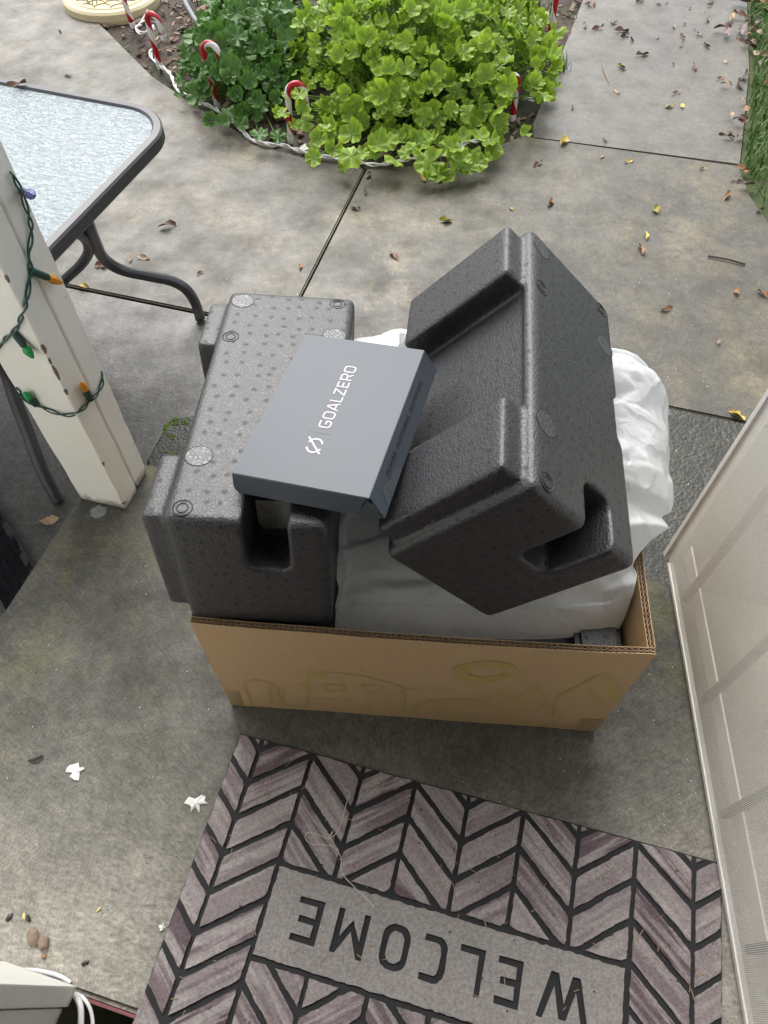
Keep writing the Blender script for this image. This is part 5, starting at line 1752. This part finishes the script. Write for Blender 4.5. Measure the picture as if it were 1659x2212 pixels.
for px, py, kd, mk, sz, lb in (
    (962, 478, 'maple', 'green', .045, 'yellow-green lobed leaf on the patio left of the tipped foam block'),
    (1105, 453, 'oval', 'yellow', .024, 'tiny pale yellow leaf just above the tipped foam block'),
    (852, 553, 'oak', 'brown', .05, 'brown lobed leaf on the patio between the two foam blocks'),
    (650, 577, 'oval', 'orange', .034, 'small orange-brown leaf above the level foam block'),
    (362, 491, 'oval', 'brown', .062, 'long brown leaf on the patio beyond the table leg'),
    (310, 558, 'oval', 'tan', .045, 'tan leaf lying just above the curved table leg'),
    (282, 563, 'oval', 'tan', .024, 'smallest tan leaf between two leaves at the table leg'),
    (221, 575, 'maple', 'brown', .048, 'crumpled reddish leaf against the bend of the table leg'),
    (182, 621, 'oval', 'yellow', .042, 'pale yellow leaf on the joint beside the post'),
    (432, 591, 'oval', 'brown', .026, 'small brown leaf right of the table leg bend'),
    (108, 1128, 'oak', 'tan', .055, 'pale torn leaf on the patio left of the porch edge'),
    (1550, 739, 'oval', 'mauve', .034, 'pinkish leaf on the patio above the screen door'),
    (1591, 900, 'maple', 'yellow', .05, 'yellow scalloped leaf partly behind the screen door edge'),
    (768, 452, 'oak', 'dark', .04, 'dark crumpled leaf caught in the middle of the patio joint'),
    (790, 418, 'oval', 'dark', .03, 'small dark leaf bit in the patio joint near the bed'),
    (796, 381, 'oak', 'brown', .04, 'brown leaf at the bed rim beside the patio joint'),
    (1160, 357, 'narrow', 'brown', .055, 'dark brown leaf on the patio below the walkway joint, left end'),
    (1219, 308, 'maple', 'yellow', .06, 'large yellow leaf lying on the walkway joint'),
    (1307, 305, 'oval', 'tan', .026, 'small tan leaf just above the walkway joint'),
    (1300, 340, 'oval', 'tan', .028, 'small pale leaf just below the walkway joint'),
    (1358, 350, 'oval', 'yellow', .040, 'yellow leaf below the middle of the walkway joint'),
    (1517, 366, 'oval', 'yellow', .028, 'small pale yellow leaf below the right end of the joint'),
    (1344, 147, 'oval', 'green', .05, 'yellow-green leaf in the middle of the walkway'),
    (1332, 200, 'oval', 'tan', .036, 'tan oval leaf near the middle of the walkway'),
    (1459, 203, 'oval', 'mauve', .044, 'mauve leaf right of centre on the walkway'),
    (1444, 232, 'oval', 'yellow', .046, 'left of two yellow leaves on the walkway'),
    (1473, 231, 'oval', 'yellow', .042, 'right of two yellow leaves on the walkway'),
    (1567, 135, 'oval', 'tan', .034, 'small tan leaf on the walkway near the lawn, alone'),
    (1500, 147, 'oval', 'brown', .060, 'brown pointed leaf on the walkway nearest the lawn side'),
    (1388, 120, 'narrow', 'brown', .062, 'flat brown leaf on the walkway above the green one'),
    (1236, 234, 'oval', 'brown', .030, 'small brown leaf on the walkway near the bed'),
    (1190, 439, 'oak', 'orange', .050, 'orange-brown leaf above the top of the tipped foam block'),
    (1417, 456, 'maple', 'green', .048, 'green and yellow lobed leaf right of the tipped foam block'),
    (1397, 511, 'oval', 'yellow', .044, 'pale yellow leaf right of the tipped foam block'),
    (1386, 541, 'oval', 'orange', .060, 'red-brown leaf below the pale yellow leaf'),
    (1590, 633, 'oval', 'orange', .042, 'orange-brown curled leaf left of the frame edge leaf'),
    (1439, 670, 'oak', 'orange', .042, 'orange lobed leaf beside the dark side of the foam block'),
    (1650, 638, 'oak', 'orange', .050, 'orange leaf at the right edge of the photograph'),
    (1571, 425, 'oak', 'orange', .052, 'orange leaf near the curve of the lawn edge'),
    (1554, 171, 'oval', 'orange', .036, 'round orange leaf beside the lawn edge drift'),
    (142, 166, 'oval', 'dark', .02, 'tiny dark leaf on the patio beyond the table, right one'),
    (130, 69, 'oak', 'orange', .03, 'tiny orange leaf on the patio beyond the table, farthest'),
    (150, 165, 'oak', 'orange', .03, 'tiny orange leaf on the patio just beyond the table rim')):
    fallen(px, py, kd, mk, sz, lb, group=G1)
fallen(38, 186, 'narrow', 'brown', .05, 'brown leaf lying on the glass table top', z=TZ + 0.001, yaw=0.4)
LB = 'curled %s leaf in the drift along the lawn edge'
for px, py, kd, mk, sz in ((1598, 188, 'oval', 'dark', .06), (1605, 170, 'oval', 'dark', .06), (1612, 163, 'oval', 'dark', .055), (1568, 185, 'oval', 'tan', .05), (1578, 250, 'oval', 'tan', .05), (1605, 215, 'oval', 'tan', .04), (1610, 238, 'oval', 'orange', .055), (1608, 264, 'oval', 'brown', .06), (1598, 260, 'oval', 'brown', .06), (1580, 296, 'narrow', 'brown', .05), (1598, 296, 'oval', 'brown', .055), (1565, 295, 'narrow', 'dark', .05), (1602, 366, 'oval', 'orange', .05), (1608, 374, 'oval', 'orange', .05), (1612, 400, 'oval', 'mauve', .07), (1585, 384, 'oval', 'orange', .03), (1640, 455, 'oval', 'brown', .04),
    (1560, 65, 'oval', 'brown', .08), (1572, 72, 'oval', 'mauve', .08), (1580, 38, 'oval', 'tan', .07), (1596, 35, 'oval', 'brown', .07), (1625, 65, 'oval', 'brown', .08), (1633, 74, 'oval', 'tan', .06), (1601, 72, 'oval', 'mauve', .07), (1607, 58, 'oval', 'mauve', .07), (1618, 40, 'oval', 'brown', .07), (1622, 95, 'oval', 'brown', .06), (1602, 92, 'narrow', 'brown', .06), (1625, 102, 'oval', 'dark', .06), (1606, 5, 'oval', 'brown', .08), (1590, 3, 'oval', 'orange', .06), (1640, 12, 'oval', 'orange', .08), (1632, 118, 'oval', 'tan', .05), (1640, 140, 'oval', 'mauve', .06), (1648, 120, 'oval', 'brown', .07), (1650, 30, 'oval', 'brown', .07), (1635, 50, 'oval', 'mauve', .06), (1615, 80, 'oval', 'tan', .05), (1650, 180, 'oval', 'orange', .05)):
    fallen(px, py, kd, mk, sz, LB, group='leaf drift along the lawn edge', z=PZ + rnd.uniform(0, 0.015))
LB = 'small %s leaf on the far end of the walkway'
for px, py, kd, mk, sz in ((1341, 68, 'narrow', 'mauve', .07), (1290, 64, 'narrow', 'brown', .07), (1263, 58, 'oval', 'mauve', .05), (1348, 80, 'narrow', 'dark', .06), (1365, 88, 'narrow', 'dark', .04), (1475, 82, 'narrow', 'orange', .05), (1472, 100, 'narrow', 'brown', .05), (1527, 101, 'narrow', 'mauve', .05), (1456, 59, 'narrow', 'tan', .05), (1325, 52, 'oval', 'dark', .04), (1277, 14, 'oval', 'brown', .06), (1270, 3, 'oval', 'tan', .06), (1534, 4, 'oval', 'brown', .07), (1531, 15, 'oval', 'orange', .03), (1529, 45, 'oval', 'mauve', .05), (1380, 5, 'narrow', 'brown', .06), (1422, 12, 'oval', 'dark', .03), (1478, 54, 'oval', 'dark', .03), (1490, 20, 'oval', 'dark', .025), (1500, 65, 'oval', 'dark', .02), (1455, 140, 'oval', 'brown', .02), (1420, 82, 'oval', 'tan', .03), (1510, 77, 'oval', 'mauve', .04), (1440, 8, 'narrow', 'dark', .03)):
    fallen(px, py, kd, mk, sz, LB, group='dead leaves at the far end of the walkway')
LB = 'dead %s leaf lying on the garden bed soil'
for i in range(46):
    for _ in range(30):
        x, y = rnd.uniform(-1.2, 0.95), rnd.uniform(2.25, 3.8)
        if in_poly(x, y - 0.03, bed_poly) and in_poly(x, y, bed_poly): break
    key = rnd.choice(['brown', 'dark', 'tan', 'brown', 'orange', 'dark'])
    sd_ = rnd.randrange(4)
    kd = rnd.choice(['oval', 'oak', 'narrow'])
    fallen(800, 600, kd, key, rnd.uniform(.03, .07), LB, group='dead leaves on the garden soil')
    o = COL.objects[-1]
    o.location = (x, y, PZ - 0.004)
for px, py, mk, lb in ((1240, 40, 'brown', 'brown leaf at the top of the bed rim beside the walkway'), (1226, 70, 'brown', 'brown leaf on the bed rim by the upper right candy cane'), (915, 388, 'yellow', 'yellow leaf under the left of the hanging front leaves'), (952, 390, 'yellow', 'yellow leaf under the right of the hanging front leaves'), (858, 288, 'orange', 'faded orange leaf inside the front of the bright bush')):
    fallen(px, py, 'oval', mk, .045, lb, z=PZ + (0.06 if mk == 'orange' else 0.0))

# ================================================================== small things on the porch and the mat
def flake(px, py, size, label, seed, lift=0.001):
    r_ = random.Random(seed)
    n = 16
    c = at(px, py, 0)
    V = [(0, 0, 0.003)]
    for i in range(n):
        a = 2 * math.pi * i / n
        r = size * r_.choice([0.35, 0.55, 0.8, 1.0, 1.1])
        V.append((r * math.cos(a), r * math.sin(a) * 0.8, r_.uniform(0.0, 0.003)))
    F = [(0, 1 + i, 1 + (i + 1) % n) for i in range(n)]
    o = link('paper_scrap', mesh(V, F), M['scrap']); o.location = c + Vector((0, 0, lift))
    s_ = o.modifiers.new('t', 'SOLIDIFY'); s_.thickness = 0.0008
    setp(o, label, 'scrap')
flake(166, 1668, 0.016, 'torn white scrap stuck to the porch near the left edge', 2)
flake(424, 1736, 0.017, 'torn white scrap on the porch touching the doormat side', 5)
flake(352, 2003, 0.006, 'tiny white scrap beside the lower left of the doormat', 8)
o = None
rs = random.Random(4)
nn2 = 26
V = [(0, 0, 0.0006)] + [(math.cos(6.283 * i / nn2) * 0.017 * rs.uniform(.75, 1.2), math.sin(6.283 * i / nn2) * 0.015 * rs.uniform(.75, 1.2), 0.0006) for i in range(nn2)]
o = link('paint_spot', mesh(V, [(0, 1 + i, 1 + (i + 1) % nn2) for i in range(nn2)]), M['pale_spot'])
o.location = at(214, 1106, 0.0002)
setp(o, 'pale grey paint spot on the porch beside the post foot', 'paint spot')
lump('pebble', at(73, 2024, 0), (0.013, 0.008, 0.005), M['pebble'], 'flat angular pebble on the porch above the door casing', 'pebble', 2.2)
lump('pebble', at(97, 2037, 0), (0.0095, 0.008, 0.006), M['pebble'], 'rough round pebble touching the flat one', 'pebble', 5.1)
lump('pebble', at(96, 2067, 0), (0.003, 0.003, 0.0025), M['dl_orange'], 'tiny orange pellet on the porch below the pebbles', 'pellet', 1.2)
def seed_at(px, py, mat, label, yaw, s=0.008):
    s *= 0.8
    o = lump('seed', at(px, py, 0), (s, s * 0.5, s * 0.35), mat, label, 'seed', yaw)
seed_at(21, 1982, M['seed_black'], 'black seed at the far left edge of the porch', 1.1)
seed_at(62, 1984, M['seed_black'], 'black seed with a pale kernel beside it', 2.3, 0.007)
seed_at(53, 1980, M['seed_yellow'], 'pale kernel lying beside a black seed', 2.0, 0.006)
seed_at(185, 2080, M['seed_black'], 'black seed near the white cable and casing', 0.4, 0.007)
seed_at(214, 1965, M['seed_yellow'], 'pale yellow kernel alone on the porch left of the mat', 0.8, 0.005)
o = link('twig', tube([at(62, 1643, 0.004), at(77, 1640, 0.006), at(92, 1632, 0.004)], 0.0022, 6), M['twig']); setp(o, 'short dark twig on the porch near the left edge', 'twig')
o = link('twig', tube([at(1530, 553, PZ + 0.004), at(1572, 560, PZ + 0.006), at(1610, 571, PZ + 0.004)], 0.0028, 6), M['twig']); setp(o, 'thin brown twig on the patio near the right edge', 'twig')
o = link('twig', tube(catmull([at(1302, 122, PZ + 0.002), at(1304, 150, PZ + 0.003), at(1315, 177, PZ + 0.002)], 5), 0.0018, 5), M['straw']); setp(o, 'long thin straw lying on the walkway', 'straw')
g = Geo()
for i in range(260):
    x, y = rnd.uniform(-0.66, -0.25) , rnd.uniform(0.03, 0.75)
    if rnd.random() < 0.35: x = rnd.uniform(-0.3, 0.45); y = rnd.uniform(0.3, 0.42)
    if not in_poly(x, y, poly): continue
    s = rnd.uniform(0.0006, 0.0019)
    g.box((x, y, s * 0.4), (s * 1.4, s, s), rand_rot(tilt=0.6))
setp(link('grit', g.mesh(), M['twig']), label='dark grit and crumbs scattered over the porch slab', cat='grit', kind='stuff')
def D1z(zx, zy): return ((500 + .7233 * zx) * .5486, (2800 + .7233 * zy) * .5486)
tp = [D1z(*z) for z in [(1190, 425), (1215, 445), (1200, 480), (1180, 560), (1150, 650), (1105, 692), (1120, 655), (1090, 690), (1040, 672), (985, 660), (970, 690), (1000, 722), (1060, 728), (1130, 742), (1165, 800), (1170, 880), (1230, 950), (1290, 1010), (1345, 1065)]]
o = link('thread', tube(catmull([at(x, y, 0.0088) for x, y in tp], 6), 0.0005, 5), M['thread']); setp(o, 'fine pale thread curling across the doormat', 'thread')
g = Geo()
dmi = dm.matrix_world
for i in range(170):
    u_, v_ = rnd.uniform(0.01, ML - 0.01), rnd.uniform(0.01, MW - 0.01)
    p = dmi @ Vector((u_, -v_, 0.0086))
    l_ = rnd.uniform(0.002, 0.014)
    g.box(p, (l_, rnd.uniform(0.0005, 0.0012), 0.0007), rand_rot(tilt=0.08))
setp(link('straw_bits', g.mesh(), M['straw']), label='bits of straw and seed husk caught on the doormat', cat='debris', kind='stuff')
g = Geo()
for i in range(60):
    u_, v_ = rnd.uniform(0.01, ML - 0.01), rnd.uniform(0.01, MW - 0.01)
    p = dmi @ Vector((u_, -v_, 0.0085)); s = rnd.uniform(0.001, 0.0028)
    g.box(p, (s, s * .8, s * .5), rand_rot(tilt=0.4))
setp(link('crumbs', g.mesh(), M['twig']), label='dark crumbs lying on the doormat', cat='debris', kind='stuff')

# black pile mat beside the porch, left edge
c0, c1_, c2_ = at(0, 1104, PZ + 0.012), at(72, 1221, PZ + 0.012), at(25, 1293, PZ + 0.012)
ex_ = (c1_ - c0).normalized(); ey_ = Vector((ex_.y, -ex_.x, 0))
bmroot = empty('black_mat', c0 - Vector((0, 0, 0.012)), Matrix((ex_, ey_, (0, 0, 1))).transposed())
# local x runs along the far edge, local y towards the house
Lm = (c1_ - c0).length
wm = abs((c2_ - c0).dot(ey_))
V, F = [], []
na, nb2 = 110, 60
for j in range(nb2 + 1):
    for i in range(na + 1):
        x = -0.55 + (Lm + 0.75) * i / na; y = (wm + 0.02) * j / nb2
        edge = min(i, na - i, j, nb2 - j)
        z = 0.011 + 0.007 * abs(noise.noise(Vector((x * 55, y * 55, 0)))) + 0.006 * abs(noise.noise(Vector((x * 110, y * 110, 4))))
        if edge == 0: z = 0.002
        V.append((x, y, z))
for j in range(nb2):
    for i in range(na):
        a = j * (na + 1) + i
        F.append((a, a + na + 1, a + na + 2, a + 1))
link('pile', mesh(V, F), M['black_coir'], bmroot, True)
link('border', box_me((-0.175 + Lm / 2, 0.006, 0.007), (Lm + 0.76, 0.016, 0.014), 0.004), M['rubber'], bmroot)
setp(bmroot, 'thick black pile mat on the patio at the left edge, below porch level', 'mat')
